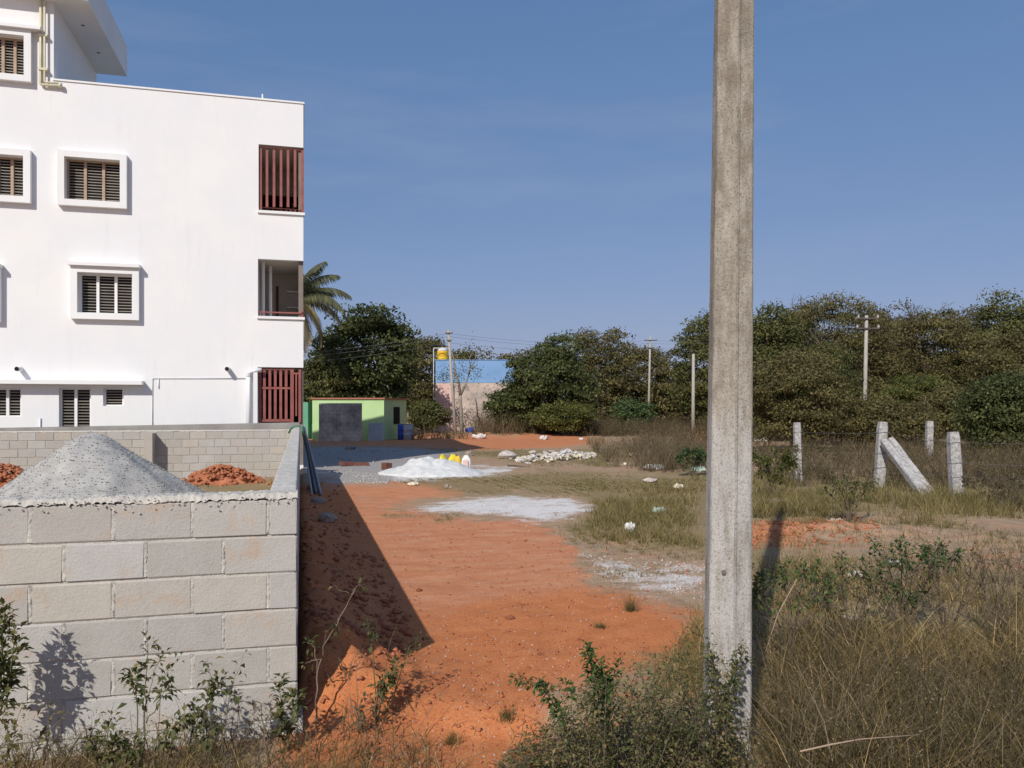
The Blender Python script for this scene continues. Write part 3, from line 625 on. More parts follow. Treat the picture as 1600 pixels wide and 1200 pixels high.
# mortar smears in the joints of the near face, standing a little proud
def smears(root, x0, x1, yf, rows):
    V, Fc = [], []
    for r_ in range(rows):
        z1 = TOPZ - CH * r_; z0 = z1 - CH
        xs = []; s = (0.15 + 0.0) if r_ % 2 == 0 else (BL + 0.007)
        while x1 - s > x0: xs.append(x1 - s); s += PITCH
        for xj in xs:
            n, k = 14, 5; zz = np.linspace(z0 + 0.012, z1 - 0.008, n); w_ = 0.010 + 0.022 * np.abs(fbm(zz * 30, zz * 0 + xj * 9, 3, r_))
            for i in range(n):
                for j in range(k):
                    t = j / (k - 1) * 2 - 1
                    V.append((xj + t * w_[i] + 0.004 * random.uniform(-1, 1), yf - (0.002 + random.uniform(-.003, .005)) * (1 - t * t) + 0.004, zz[i]))
            b = len(V) - n * k
            for i in range(n - 1):
                for j in range(k - 1): q = b + i * k + j; Fc.append((q, q + 1, q + k + 1, q + k))
    return obj('joint_mortar', V, Fc, 'mortar', root, smooth=True)
smears(nw, -4.5, SIDE_X, WALL_Y, 6)
# side wall running away from the camera
sd_ = thing('side_block_wall', (SIDE_X, WALL_Y + BT, 0), 'long concrete block wall running back towards the building, seen along its top', 'wall')
block_wall(sd_, 'y', WALL_Y + BT + 0.012, FAR_Y, SIDE_X - BT / 2, TOPZ, 6, 'block', (0.25, 0.0))
mortar_core(sd_, SIDE_X - BT + 0.012, SIDE_X - 0.012, WALL_Y + BT + 0.014, FAR_Y, -0.2, TOPZ - 0.004)
cap_strip(sd_, 'y', WALL_Y + BT, FAR_Y, SIDE_X - BT, SIDE_X, TOPZ, 0.009, step=0.03, seed=23, mat='mortar_flat')
# far wall
fw = thing('far_block_wall', (SIDE_X - BT, FAR_Y, 0), 'concrete block wall at the back of the plot behind the gravel heap', 'wall')
block_wall(fw, 'x', SIDE_X - BT - 0.012, -10.5, FAR_Y + BT / 2, 1.20, 6, 'blockfar', (0.2, 0.0))
mortar_core(fw, -10.5, SIDE_X - BT - 0.012, FAR_Y + 0.012, FAR_Y + BT - 0.012, -0.2, 1.196)
px_ = on_y(243, 700, FAR_Y)[0]
MB().box(px_ - 0.2, px_ - 0.005, FAR_Y - 0.42, FAR_Y - 0.003, -0.1, 1.17).build('buttress', 'blockfar', fw)
cap_strip(fw, 'x', -10.5, SIDE_X - BT, FAR_Y, FAR_Y + BT, 1.20, 0.018, step=0.05, seed=29)

# ------------------------------------------------------------------ heaps
def heap(name, cx, cy, rx, ry, h, mat, fn, seed, n=90, label='', cat=''):
    root = thing(name, (cx, cy, gh(cx, cy)), label, cat)
    u = np.linspace(-1.15, 1.15, n); U, V = np.meshgrid(u, u); x = cx + U * rx; y = cy + V * ry
    z = fn(U, V, x, y) * h; base = height(x, y)
    Z = np.where(z > 0.004, base + z, base - 0.06)
    gi_ = np.arange(n * n).reshape(n, n); f = np.stack([gi_[:-1, :-1], gi_[:-1, 1:], gi_[1:, 1:], gi_[1:, :-1]], -1).reshape(-1, 4)
    zc = z.ravel()[f].max(1) > 0.004
    o = obj('heap_body', np.stack([x, y, Z], -1).reshape(-1, 3), f[zc], mat, root, smooth=True); return root, x, y, Z, z
def stones(name, P, size, mat, root=None, parent=None, jit=0.35, kind='stuff', flat=0.7):
    """Many little stones as one mesh of irregular octahedra."""
    n = len(P); base = np.array([(1, 0, 0), (0, 1, 0), (-1, 0, 0), (0, -1, 0), (0, 0, 1), (0, 0, -1)], float) * 0.5
    s = np.asarray(size).reshape(-1, 1, 1) * np.ones((n, 1, 1)); v = base[None] * s * rng.uniform(1 - jit, 1 + jit, (n, 6, 1)); v[:, :, 2] *= flat
    a = rng.uniform(0, 6.28, n); ca_, sa_ = np.cos(a)[:, None], np.sin(a)[:, None]
    x = v[:, :, 0] * ca_ - v[:, :, 1] * sa_; y = v[:, :, 0] * sa_ + v[:, :, 1] * ca_; til = rng.uniform(-.5, .5, (n, 1)); z = v[:, :, 2] + til * x
    W = np.stack([x, y, z], -1) + P[:, None, :]
    f = np.array([(0, 1, 4), (1, 2, 4), (2, 3, 4), (3, 0, 4), (1, 0, 5), (2, 1, 5), (3, 2, 5), (0, 3, 5)])
    Fc = (f[None] + (np.arange(n) * 6)[:, None, None]).reshape(-1, 3)
    return obj(name, W.reshape(-1, 3), Fc, mat, root, parent, kind=kind)
n_ = 420; xx_ = rng.uniform(-2.6, SIDE_X, n_); pz = np.abs(rng.normal(0, .018, n_)); front = rng.random(n_) < .5
yy_ = np.where(front, WALL_Y - rng.uniform(0, .012, n_), WALL_Y + rng.uniform(0, BT, n_)); zz_ = np.where(front, TOPZ + .018 - pz * 1.6, TOPZ + .022 + .3 * pz)
stones('mortar_crumbs', np.stack([xx_, yy_, zz_], 1), rng.uniform(.004, .017, n_), 'mortar_flat', nw)
ax_, ay_ = at(142, 688, 9.8)[:2]
def cone(U, V, x, y):
    X, D = c2(x, y); dx = X - c2(ax_, ay_)[0]; U = np.where(dx < 0, U * 1.22, U)
    r = np.sqrt(U * U + V * V) + 0.16 * fbm(x * 1.1, y * 1.1, 4, 61)
    a = np.arctan2(V, U); gul = 0.05 * np.maximum(0, np.cos(a * 5 + 1.2)) * r
    return np.clip(1.02 - np.sqrt(r * r + 0.004) - gul + 0.02 * fbm(x * 6, y * 6, 3, 4), 0, 1)
gp, hx, hy, hzz, hz0 = heap('gravel_heap', ax_, ay_, 2.35, 2.35, 1.52, 'gravel', cone, 5, 120, 'tall cone of grey crushed stone inside the block wall plot', 'gravel heap')
i_ = rng.choice(hx.size, 60000); i_ = i_[hz0.ravel()[i_] > 0.01][:15000]
cell = 2.3 * 2.35 / 119
SP = np.stack([hx.ravel()[i_] + rng.uniform(-.5, .5, len(i_)) * cell, hy.ravel()[i_] + rng.uniform(-.5, .5, len(i_)) * cell, hzz.ravel()[i_]], 1)
stones('crushed_stone', SP, rng.uniform(0.010, 0.026, len(SP)), 'gravel', gp)
# white stone-dust heap
D0 = 22.0; sx, sy = w2((672 - 800) / 1250 * D0, D0)
def dune(U, V, x, y):
    X, D = c2(x, y); dx = X - (668 - 800) / 1250 * D0; dd = D - D0
    p = np.maximum(0, 1 - np.hypot(dx / np.where(dx < 0, 1.15, 1.6), dd / 1.25)) ** 0.9 * 0.54
    q = np.maximum(0, 0.24 - 0.24 * np.hypot((dx - 0.35) / 0.85, dd / 1.2) ** 2.4)
    s = np.maximum(0, 0.16 * (1 - np.hypot((dx + 0.6) / 0.8, dd / 1.0) ** 2))
    return np.maximum.reduce([p, q, s]) * (0.95 + 0.75 * fbm(x * 3.4, y * 3.4, 5, 71)) * (p + q + s > 0.02)
heap('stone_dust_heap', sx, sy, 2.6, 2.0, 1.0, 'sand', dune, 6, 90, 'white heap of stone dust beside the yellow and white sacks', 'dust heap')
# red earth heaps inside the plot, against the far wall
def lumpy(seed):
    def f(U, V, x, y):
        r = np.sqrt(U * U + V * V)
        return np.maximum(0, 0.85 - r ** 1.4 + 1.1 * fbm(x * 3.0, y * 3.0, 5, seed)) * (r < 1.08)
    return f
for px, py, rx, h, lab in ((345, 752, 1.0, 0.42, 'small red earth heap beside the buttress of the far block wall'), (5, 760, 0.9, 0.5, 'red earth heap at the left edge behind the gravel cone')):
    x, y = gnd(px, py); y = 20.2; x = on_y(px, py, y)[0]
    rt, *_ = heap('earth_heap', x, y, rx, 0.6, h, 'clod', lumpy(int(px) + 3), 3, 46, lab, 'earth heap'); rt['group'] = 'red earth heaps in the plot'
    n_ = 420; cx2 = x + rng.normal(0, rx * .5, n_); cy2 = y + rng.normal(0, .3, n_); rr_ = np.hypot((cx2 - x) / rx, (cy2 - y) / .6); cz2 = height(cx2, cy2) + h * np.clip(1 - rr_ ** 1.6, 0, 1)
    stones('loose_clods', np.stack([cx2, cy2, cz2], 1), rng.uniform(.03, .16, n_), 'clod', rt)

# ------------------------------------------------------------------ near concrete pole
PD = 4.05
def pole_pt(px, py): return at(px, py, PD)
b0 = at(1135, 1184, PD); bx, by = b0[0], b0[1]; bz = gh(bx, by)
np_ = thing('concrete_pole', (bx, by, bz), 'tall weathered concrete pole standing close to the camera among weeds', 'pole')
lean = at(1147, 0, PD) - at(1135, 1184, PD)
dirv = lean / lean[2]
V, Fc = [], []
nz_ = 130; H = 7.6; sect = [(-0.5, -0.30), (-0.47, -0.36), (-0.02, -0.50), (0.03, -0.53), (0.09, -0.50), (0.12, -0.46), (0.46, -0.40), (0.5, -0.35), (0.5, 0.36), (-0.5, 0.36)]
ra = np.array((cy_, -sy_)); fa = np.array((sy_, cy_)); ns = len(sect)
for i in range(nz_):
    t = i / (nz_ - 1); z = -0.3 + (H + 0.3) * t; wdt = 0.220 - 0.0112 * max(z, 0) ; dpt = 0.15 - 0.006 * max(z, 0)
    for j, (a, d) in enumerate(sect):
        jx = 0.0025 * (vnoise(z * 14, j * 3.3, 5) - 0.5) * (2.2 if j < 3 else 0.8)
        p = np.array((bx, by)) + ra * (a * wdt + jx + dirv[:2] @ ra * z) + fa * (d * dpt + jx)
        V.append((p[0], p[1], bz + z))
for i in range(nz_ - 1):
    for j in range(ns): q = i * ns; Fc.append((q + j, q + (j + 1) % ns, q + ns + (j + 1) % ns, q + ns + j))
Fc.append(tuple((nz_ - 1) * ns + j for j in range(ns)))
obj('shaft', V, Fc, 'pole', np_)
MB().tube([tuple(at(1131, 894, PD - 0.075)), tuple(at(1131, 894, PD - 0.066))], 0.012, 8).build('bolt_hole', 'steel', np_)
cb = MB(); tp = np.array((bx, by, bz)) + dirv * 7.2
cb.box(tp[0] - 0.7, tp[0] + 0.7, tp[1] - 0.13, tp[1] - 0.08, tp[2], tp[2] + 0.07); cb.build('cross_arm', 'steel', np_)

# ------------------------------------------------------------------ far utility poles and wires
def upole(px_b, py_b, px_t, py_t, D, label, arms, ins=True, r=0.11):
    b = at(px_b, py_b, D); t = at(px_t, py_t, D); g_ = gh(b[0], b[1]); b[2] = g_
    o = thing('utility_pole', b, label, 'pole', 'utility poles along the far track')
    d = (t - b); m = MB(); p = [b - d * 0.05, t]; 
    m.tube(p, [r, r * 0.68], 8).build('shaft', 'polefar', o, smooth=True)
    for f, L in arms:
        c = b + d * f; a = np.array((cy_, -sy_, 0))
        ar = MB().tube([c - a * L + np.array((0, -r, 0)), c + a * L + np.array((0, -r, 0))], 0.04, 6).build('cross_arm', 'steel', o)
        if ins:
            for s in (-0.9, 0.9): MB().lathe(tuple(c + a * L * s + np.array((0, -r, 0.03))), [(0.045, 0), (0.06, 0.05), (0.035, 0.1), (0.045, 0.15)], 8).build('insulator', 'polefar', o, ar)
    return b, t
pA = upole(712, 684, 700.5, 516, 50, 'leaning concrete utility pole in front of the blue and pink building', [(0.97, 0.22), (0.9, 0.14)])
pB = upole(1013, 674, 1016, 526, 64, 'slim utility pole with cross arm left of the near concrete pole', [(0.96, 0.5), (0.88, 0.3)])
pC = upole(1083, 683, 1083.5, 553, 50, 'short bare utility pole beside orange earth at the near pole', [], False, 0.13)
pD = upole(1350, 698, 1354, 493, 37.5, 'utility pole with two cross arms rising from the bushes on the right', [(0.975, 0.5), (0.9, 0.55)])
pE = upole(638, 690, 639, 563, 72, 'distant thin utility pole beside the big dark tree', [(0.95, 0.3)], False)
def wire(p, q, sag, label, r=0.012, n=14):
    pts = []
    for i in range(n + 1):
        t = i / n; c = p * (1 - t) + q * t; c[2] -= sag * 4 * t * (1 - t); pts.append(c)
    o = MB().tube(pts, r, 4).build('power_line', 'wire'); tag(o, label, 'wire', 'overhead power lines')
lft = at(200, 560, 46.0)
for k, f in enumerate((0.97, 0.94, 0.88)):
    p = pA[0] + (pA[1] - pA[0]) * f; q = pB[0] + (pB[1] - pB[0]) * (0.96, 0.93, 0.88)[k]
    nm = ('upper', 'middle', 'lower')[k]
    wire(p, lft + np.array((0, 0.4 * k, -0.25 * k)), 0.5, nm + ' power line from the leaning pole towards the palm tree', 0.010)
    wire(p, q, 0.4, nm + ' power line between the leaning pole and the slim pole', 0.007)
    q2 = pD[0] + (pD[1] - pD[0]) * (0.975, 0.95, 0.9)[k]
    wire(q, q2, 0.4, nm + ' power line from the slim pole to the pole in the bushes', 0.006)

# ------------------------------------------------------------------ granite fence posts
def gpost(name, p0, p1, wd, seed, root=None, label=None, group=None):
    """A rough hewn stone bar from p0 to p1."""
    p0 = np.array(p0, float); p1 = np.array(p1, float); d = p1 - p0; L = np.linalg.norm(d); d /= L
    a = np.cross(d, (sy_, cy_, 0.0)); a /= np.linalg.norm(a); b = np.cross(d, a); n = 14; V, Fc = [], []; r = random.Random(seed)
    sec = [(-.5, -.36), (-.36, -.5), (.36, -.5), (.5, -.36), (.5, .36), (.36, .5), (-.36, .5), (-.5, .36)]
    ph_ = [r.uniform(0, 9) for _ in sec]
    for i in range(n):
        t = i / (n - 1); s = wd * (1.06 - 0.12 * t) * (0.86 if i == n - 1 else 1)
        for j, (u, v) in enumerate(sec):
            k = 1 + 0.12 * (vnoise(t * 6 + ph_[j], ph_[j], seed) - 0.5)
            V.append(p0 + d * L * t + a * u * s * k + b * v * s * k)
    for i in range(n - 1):
        for j in range(8): q = i * 8; Fc.append((q + j, q + (j + 1) % 8, q + 8 + (j + 1) % 8, q + 8 + j))
    Fc.append(tuple((n - 1) * 8 + j for j in range(8))); Fc.append(tuple(range(8))[::-1])
    return obj(name, V, Fc, 'granite', root)
def post_thing(px_b, py_b, px_t, py_t, D, wd, label, seed):
    b = at(px_b, py_b, D); b[2] = gh(b[0], b[1]); t = at(px_t, py_t, D)
    o = thing('fence_post', b, label, 'post', 'granite fence posts'); gpost('shaft', b - np.array((0, 0, 0.25)), t, wd, seed, o)
    m = MB()
    for f in (0.3, 0.52, 0.84):
        c = b + (t - b) * f; q = wd * 0.54; r_ = [c + np.array((sx_ * q, sy__ * q, 0.01 * sx_)) for sx_, sy__ in ((-1, -1), (1, -1), (1, 1), (-1, 1), (-1, -1))]
        rt_ = [np.array((c[0] + (p[0] - c[0]) * cy_ + (p[1] - c[1]) * sy_, c[1] - (p[0] - c[0]) * sy_ + (p[1] - c[1]) * cy_, p[2])) for p in r_]
        MB().tube(rt_, 0.004, 4).build('wire_tie', 'wire', o)
    return b, t
q1 = post_thing(1248, 752, 1245, 660, 19.5, 0.165, 'leftmost granite fence post, lower half hidden in brush', 1)
q2 = post_thing(1373, 760, 1379, 659, 18.2, 0.20, 'granite fence post with two slanting stone braces', 2)
q3 = post_thing(1496, 778, 1489, 675, 16.2, 0.215, 'thick granite fence post nearest the right edge, rounded top', 3)
q4 = post_thing(1451, 718, 1452.5, 658, 27.0, 0.215, 'farthest granite fence post, standing behind the braced one', 4)
for k, (a, b, da, db, wd, lab) in enumerate((((1381, 690), (1449, 773), 17.98, 16.5, 0.18, 'front slanting granite brace leaning on the fence post'), ((1391, 686), (1455, 768), 18.35, 17.3, 0.15, 'rear slanting granite brace behind the front one'))):
    p = at(*a, da); q = at(*b, db); q[2] = gh(q[0], q[1]) - 0.08
    o = gpost('brace', q, p, wd, 9 + k); tag(o, lab, 'brace', 'granite braces')
def barb(p, q, z0, z1, label):
    a = p[0] + (p[1] - p[0]) * z0; b = q[0] + (q[1] - q[0]) * z1; m = MB(); pts = []
    for i in range(13): t = i / 12; c = a * (1 - t) + b * t; c = c + np.array((0, -0.11, -0.03 * math.sin(math.pi * t))); pts.append(c)
    m.tube(pts, 0.0022, 4)
    for i in range(1, 40):
        t = i / 40; c = a * (1 - t) + b * t + np.array((0, -0.11, -0.03 * math.sin(math.pi * t))); m.tube([c - np.array((0.01, 0, 0.014)), c + np.array((0.01, 0, 0.014))], 0.0016, 3)
    o = m.build('barbed_wire', 'wire'); tag(o, label, 'barbed wire', 'barbed wire strands')
qR = (at(1760, 790, 14.6), at(1760, 672, 14.6)); qR[0][2] = 0
for f, nm in ((0.3, 'lowest'), (0.52, 'middle'), (0.84, 'top')):
    barb(q1, q2, f, f, nm + ' barbed wire strand between the leftmost post and the braced post')
    barb(q2, q3, f, f, nm + ' barbed wire strand between the braced post and the thick post')
    barb(q3, qR, f, f, nm + ' barbed wire strand running off right from the thick post')

# ------------------------------------------------------------------ far houses
# lime green house
D1 = 45.6; gA = at(488, 688, D1); gB = at(600, 688, D1); W1 = (600 - 488) / 1250 * D1; Hh = (688 - 624) / 1250 * D1
gh_ = thing('green_house', (gA[0], gA[1], 0), 'small lime green flat roofed house behind the blackened wall', 'house')
def loc(P0, u, v, z):  # camera-aligned local frame: u right, v away
    return (P0[0] + u * cy_ + v * sy_, P0[1] - u * sy_ + v * cy_, z)
def cbox(mb, P0, u0, u1, v0, v1, z0, z1):
    return mb.hexa([loc(P0, u0, v0, z0), loc(P0, u1, v0, z0), loc(P0, u1, v1, z0), loc(P0, u0, v1, z0), loc(P0, u0, v0, z1), loc(P0, u1, v0, z1), loc(P0, u1, v1, z1), loc(P0, u0, v1, z1)])
# front face towards the camera, right side face turned slightly to view
m = MB(); m.hexa([loc(gA, 0, 0, -0.1), loc(gA, W1, 0, -0.1), loc(gA, W1 + 0.85, 3.2, -0.1), loc(gA, 0.2, 3.2, -0.1), loc(gA, 0, 0, Hh), loc(gA, W1, 0, Hh), loc(gA, W1 + 0.85, 3.2, Hh), loc(gA, 0.2, 3.2, Hh)])
wl = m.build('wall', 'lime', gh_)
m = MB(); m.hexa([loc(gA, -0.08, -0.08, Hh + 0.003), loc(gA, W1 + 0.06, -0.08, Hh + 0.003), loc(gA, W1 + 0.95, 3.3, Hh + 0.003), loc(gA, 0.15, 3.3, Hh + 0.003), loc(gA, -0.08, -0.08, Hh + 0.09), loc(gA, W1 + 0.06, -0.08, Hh + 0.09), loc(gA, W1 + 0.95, 3.3, Hh + 0.09), loc(gA, 0.15, 3.3, Hh + 0.09)])
m.build('roof_slab', 'brickred', gh_)
m = MB(); m.hexa([loc(gA, W1 + 0.36, 1.3, 0.9), loc(gA, W1 + 0.39, 1.3, 0.9), loc(gA, W1 + 0.61, 2.1, 0.9), loc(gA, W1 + 0.58, 2.1, 0.9), loc(gA, W1 + 0.36, 1.3, 1.9), loc(gA, W1 + 0.39, 1.3, 1.9), loc(gA, W1 + 0.61, 2.1, 1.9), loc(gA, W1 + 0.58, 2.1, 1.9)])
m.build('window', 'dark', gh_)
# blackened block wall in front of it, with blocks as parts
D2 = 44.0; kA = at(498, 688, D2); KW = (565 - 498) / 1250 * D2; KH = (688 - 628) / 1250 * D2
ow = thing('old_block_wall', (kA[0], kA[1], 0), 'blackened old block wall standing free before the green house', 'wall')
m = cbox(MB(), kA, 0.01, KW - 0.01, 0.015, 0.18, -0.1, KH - 0.01).build('core', 'oldwall', ow)
rb = 10; bh_ = KH / rb; bw_ = KW / 6
for r_ in range(rb):
    for c_ in range(7):
        u0 = c_ * bw_ - (bw_ / 2 if r_ % 2 else 0); u1 = u0 + bw_; u0 = max(u0, 0); u1 = min(u1, KW)
        if u1 - u0 < 0.05: continue
        cbox(MB(), kA, u0 + 0.008, u1 - 0.008, random.uniform(-0.012, 0.004), 0.014, r_ * bh_ + 0.008, (r_ + 1) * bh_ - 0.008).build('block', 'oldwall', ow)
# corrugated sheet leaning on the green house
D3 = 44.6; sA = at(575, 688, D3); V, Fc = [], []; sw_ = (598 - 575) / 1250 * D3; n = 36; sh = (688 - 660) / 1250 * D3
for i in range(n + 1):
    u = sw_ * i / n; o_ = 0.02 * math.sin(i / n * 2 * math.pi * 9)
    V.append(loc(sA, u, 0 + o_, 0.0)); V.append(loc(sA, u, 0.35 + o_, sh))
for i in range(n): Fc.append((2 * i, 2 * i + 2, 2 * i + 3, 2 * i + 1))
o = obj('corrugated_sheet', V, Fc, 'sheet'); s_ = o.modifiers.new('thick', 'SOLIDIFY'); s_.thickness = 0.006
tag(o, 'grey corrugated metal sheet leaning against the green house', 'metal sheet')
# teal shed piece right of the building
D4 = 47; tA = at(470, 690, D4)
ts = thing('teal_shed', (tA[0], tA[1], 0), 'teal green wall strip showing between the building and the green house', 'shed')
cbox(MB(), tA, 0, 0.42, 0, 2.0, -0.1, (690 - 632) / 1250 * D4).build('wall', 'teal', ts); cbox(MB(), tA, 0.421, 0.95, 0.4, 0.5, -0.1, 0.9).build('low_wall', 'teal', ts)
# blue drum and clutter
for k, (px, py, D, mt, lab) in enumerate(((629, 688, 46.2, 'bluebag', 'blue drum beside the corner of the green house'), (638, 688, 45.8, 'sheet', 'grey drum beside the blue one at the green house'))):
    p = at(px, py, D); z = gh(p[0], p[1]); o = thing('drum', (p[0], p[1], z), lab, 'drum', 'drums at the green house')
    MB().lathe((p[0], p[1], z), [(0.26, 0), (0.285, 0.02), (0.285, 0.28), (0.30, 0.3), (0.285, 0.32), (0.285, 0.58), (0.30, 0.6), (0.285, 0.62), (0.285, 0.86), (0.26, 0.88)], 16).build('barrel', mt, o, smooth=True)
    MB().lathe((p[0], p[1], z + 0.881), [(0.24, 0), (0.24, 0.02), (0.2, 0.022)], 16).build('lid', 'steel', o)
# pink and blue building with the water tank
D5 = 60; bA = at(681, 680, D5); BW = (802 - 681) / 1250 * D5; BHt = CAMZ + (640 - 563) / 1250 * D5; BM = CAMZ + (640 - 598) / 1250 * D5
bb = thing('blue_building', (bA[0], bA[1], 0), 'blocky building with a blue upper storey over stained pink walls', 'building')
cbox(MB(), bA, 0, BW, 0, 6, -0.1, BM - 0.003).build('lower_wall', 'pink', bb); up = cbox(MB(), bA, -0.02, BW + 0.02, -0.02, 6, BM, BHt).build('upper_wall', 'blue', bb)
cbox(MB(), bA, -0.06, BW + 0.06, -0.06, 6.05, BHt + 0.002, BHt + 0.05).build('coping', 'blue', bb, up)
cbox(MB(), bA, -0.01, 1.35, -0.16, -0.022, -0.1, BM - 0.1).build('front_panel', 'pinkprint', bb)
fr_ = MB()
for a, b in (((-0.15, 0), (-0.15, BHt + 0.9)), ((0.02, 0.9 + BHt), (1.15, 0.9 + BHt))):
    fr_.tube([loc(bA, a[0], -0.2, a[1]), loc(bA, b[0], -0.2, b[1])], 0.03, 6)
fr_.tube([loc(bA, -0.15, -0.2, BHt + 0.9), loc(bA, 0.02, -0.2, BHt + 0.9)], 0.03, 6)
fr_.build('overflow_pipe', 'pvc', bb)
tk = loc(bA, 0.45, 0.7, BHt + 0.052); tw = thing('water_tank', tk, 'yellow plastic water tank with white lid on the blue building', 'water tank')
MB().lathe(tk, [(0.38, 0), (0.42, 0.03), (0.42, 0.22), (0.40, 0.24), (0.42, 0.27), (0.42, 0.46), (0.40, 0.48), (0.42, 0.51), (0.42, 0.68)], 20).build('body', 'yellow', tw, smooth=True)
MB().lathe((tk[0], tk[1], tk[2] + 0.681), [(0.42, 0), (0.34, 0.14), (0.2, 0.22), (0.16, 0.22), (0.16, 0.27), (0.02, 0.28)], 20).build('lid', 'whitebag', tw, smooth=True)

# ------------------------------------------------------------------ foliage helpers
def unit(n):
    v = rng.normal(size=(n, 3)); return v / np.linalg.norm(v, axis=1, keepdims=True)
def leaf_quads(P, nrm, L, W, tint):
    """Diamond leaves: P centres, nrm normals, L/W sizes -> verts, quads, tint per vertex."""
    n = len(P); r = unit(n); a = np.cross(nrm, r); a /= np.linalg.norm(a, axis=1, keepdims=True) + 1e-9; b = np.cross(nrm, a)
    L = np.broadcast_to(L, n)[:, None]; W = np.broadcast_to(W, n)[:, None]
    V = np.stack([P - a * L * 0.5, P + b * W * 0.5 + a * L * 0.08, P + a * L * 0.5 - nrm * L * 0.12, P - b * W * 0.5 + a * L * 0.08], 1).reshape(-1, 3)
    return V, np.arange(4 * n).reshape(n, 4), np.repeat(tint, 4)
def crown_pts(c, rad, nclump, per, csize, seed, hollow=0.45, squash=1.0, low=-0.9):
    """Leaf centres and outward normals of a lumpy crown; clumps spread through an uneven ellipsoid."""
    u = unit(nclump * 2); u = u[u[:, 2] > low][:nclump]; m = len(u)
    q = hollow + (1 - hollow) * rng.random(m) ** 0.45
    k = 0.82 + 0.5 * (vnoise(u[:, 0] * 2.1 + seed, u[:, 1] * 2.1 + u[:, 2] * 1.7, seed) - 0.3)
    C = u * q[:, None] * k[:, None] * np.array(rad) + np.array(c)
    s = csize * rng.uniform(0.6, 1.35, m); tone = rng.normal(0, 0.15, m)
    d = unit(m * per); d[:, 2] = np.where(d[:, 2] < -0.2, -d[:, 2] * 0.6, d[:, 2])
    rr = rng.random(m * per) ** 0.35
    ss = np.repeat(s, per); P = np.repeat(C, per, 0) + d * (ss * rr)[:, None] * np.array((1.15, 1.15, 0.8 * squash))
    P += rng.normal(0, 0.06, P.shape)
    tint = np.clip(0.45 + np.repeat(tone, per) + rng.normal(0, 0.17, m * per), 0, 1)
    return P, d, tint, C
def limbs(mb, base, C, r0, h0, n, seed, wob=0.15):
    rr = random.Random(seed); top = np.array((np.mean(C[:, 0]), np.mean(C[:, 1]), h0)); base = np.array(base, float)
    pts = [base + np.array((0, 0, -0.2))]
    for i in range(1, 6):
        t = i / 5; p = base * (1 - t) + top * t; pts.append(p + np.array((rr.uniform(-1, 1), rr.uniform(-1, 1), 0)) * wob * t)
    mb.tube(pts, [r0 * (1.25 - 0.6 * i / 5) for i in range(6)], 8)
    idx = rr.sample(range(len(C)), min(n, len(C)))
    for i in idx:
        s = pts[rr.choice((3, 4, 5))]; e = C[i]; mid = (s + e) / 2 + np.array((rr.uniform(-.3, .3), rr.uniform(-.3, .3), rr.uniform(0, .35)))
        mb.tube([s, (s + mid) / 2 + np.array((0, 0, .05)), mid, e], [r0 * 0.45, r0 * 0.33, r0 * 0.24, r0 * 0.08], 5)
    return np.array([C[i] for i in idx])
def tree(px, py_top, py_bot, half_px, D, mat, label, nclump=110, per=95, leaf=0.16, csize=0.62, trunk_r=0.15, bark='bark', name='tree', seed=0, depth=None, hollow=0.6, group='trees at the far edge of the plot', wisps=0, base_px=None, cat='tree', aspect=0.55):
    c = at(px, (py_top + py_bot) / 2, D); zt = at(px, py_top, D)[2]; zb = max(at(px, py_bot, D)[2], 0.25); rz = (zt - zb) / 2; rx = half_px / 1250 * D
    zb = max(0.2, zb * 0.55); rz = (zt - zb) / 2; c[2] = (zt + zb) / 2; b = at(base_px or px, HZ + 1, D); b[2] = gh(b[0], b[1])
    o = thing(name, b, label, cat, group)
    ry = depth or rx; rad = (rx, ry, rz)
    P, d, ti, C = crown_pts(c, rad, nclump, per, csize, seed, hollow)
    k = P[:, 2] > b[2] + 0.05; P, d, ti = P[k], d[k], ti[k]
    nr = d + 0.9 * unit(len(P)); nr /= np.linalg.norm(nr, axis=1, keepdims=True)
    L = leaf * rng.uniform(0.6, 1.4, len(P)); V, Fq, T = leaf_quads(P, nr, L, L * aspect, ti)
    obj('crown', V, Fq, mat, o, tint=T)
    mb = MB(); E = limbs(mb, b, C, trunk_r, zb + rz * 0.8, 16, seed)
    rr = random.Random(seed + 5)
    up_ = E[np.argsort(-E[:, 2])[:7]]
    for i in range(wisps):                                   # bare twigs reaching out of the crown
        s = up_[rr.randrange(len(up_))]; q = s + np.array((rr.uniform(-.7, .7), rr.uniform(-.7, .7), rr.uniform(0.5, 1.3)))
        m_ = (s + q) / 2 + np.array((rr.uniform(-.2, .2), 0, .1)); mb.tube([s, m_, q], [0.022, 0.012, 0.005], 4, False)
        for j in range(3):
            e = m_ * (1 - j / 3) + q * j / 3; mb.tube([e, e + np.array((rr.uniform(-.5, .5), rr.uniform(-.4, .4), rr.uniform(.1, .5)))], [0.014, 0.005], 3, False)
    mb.build('trunk', bark, o, smooth=True)
    return o

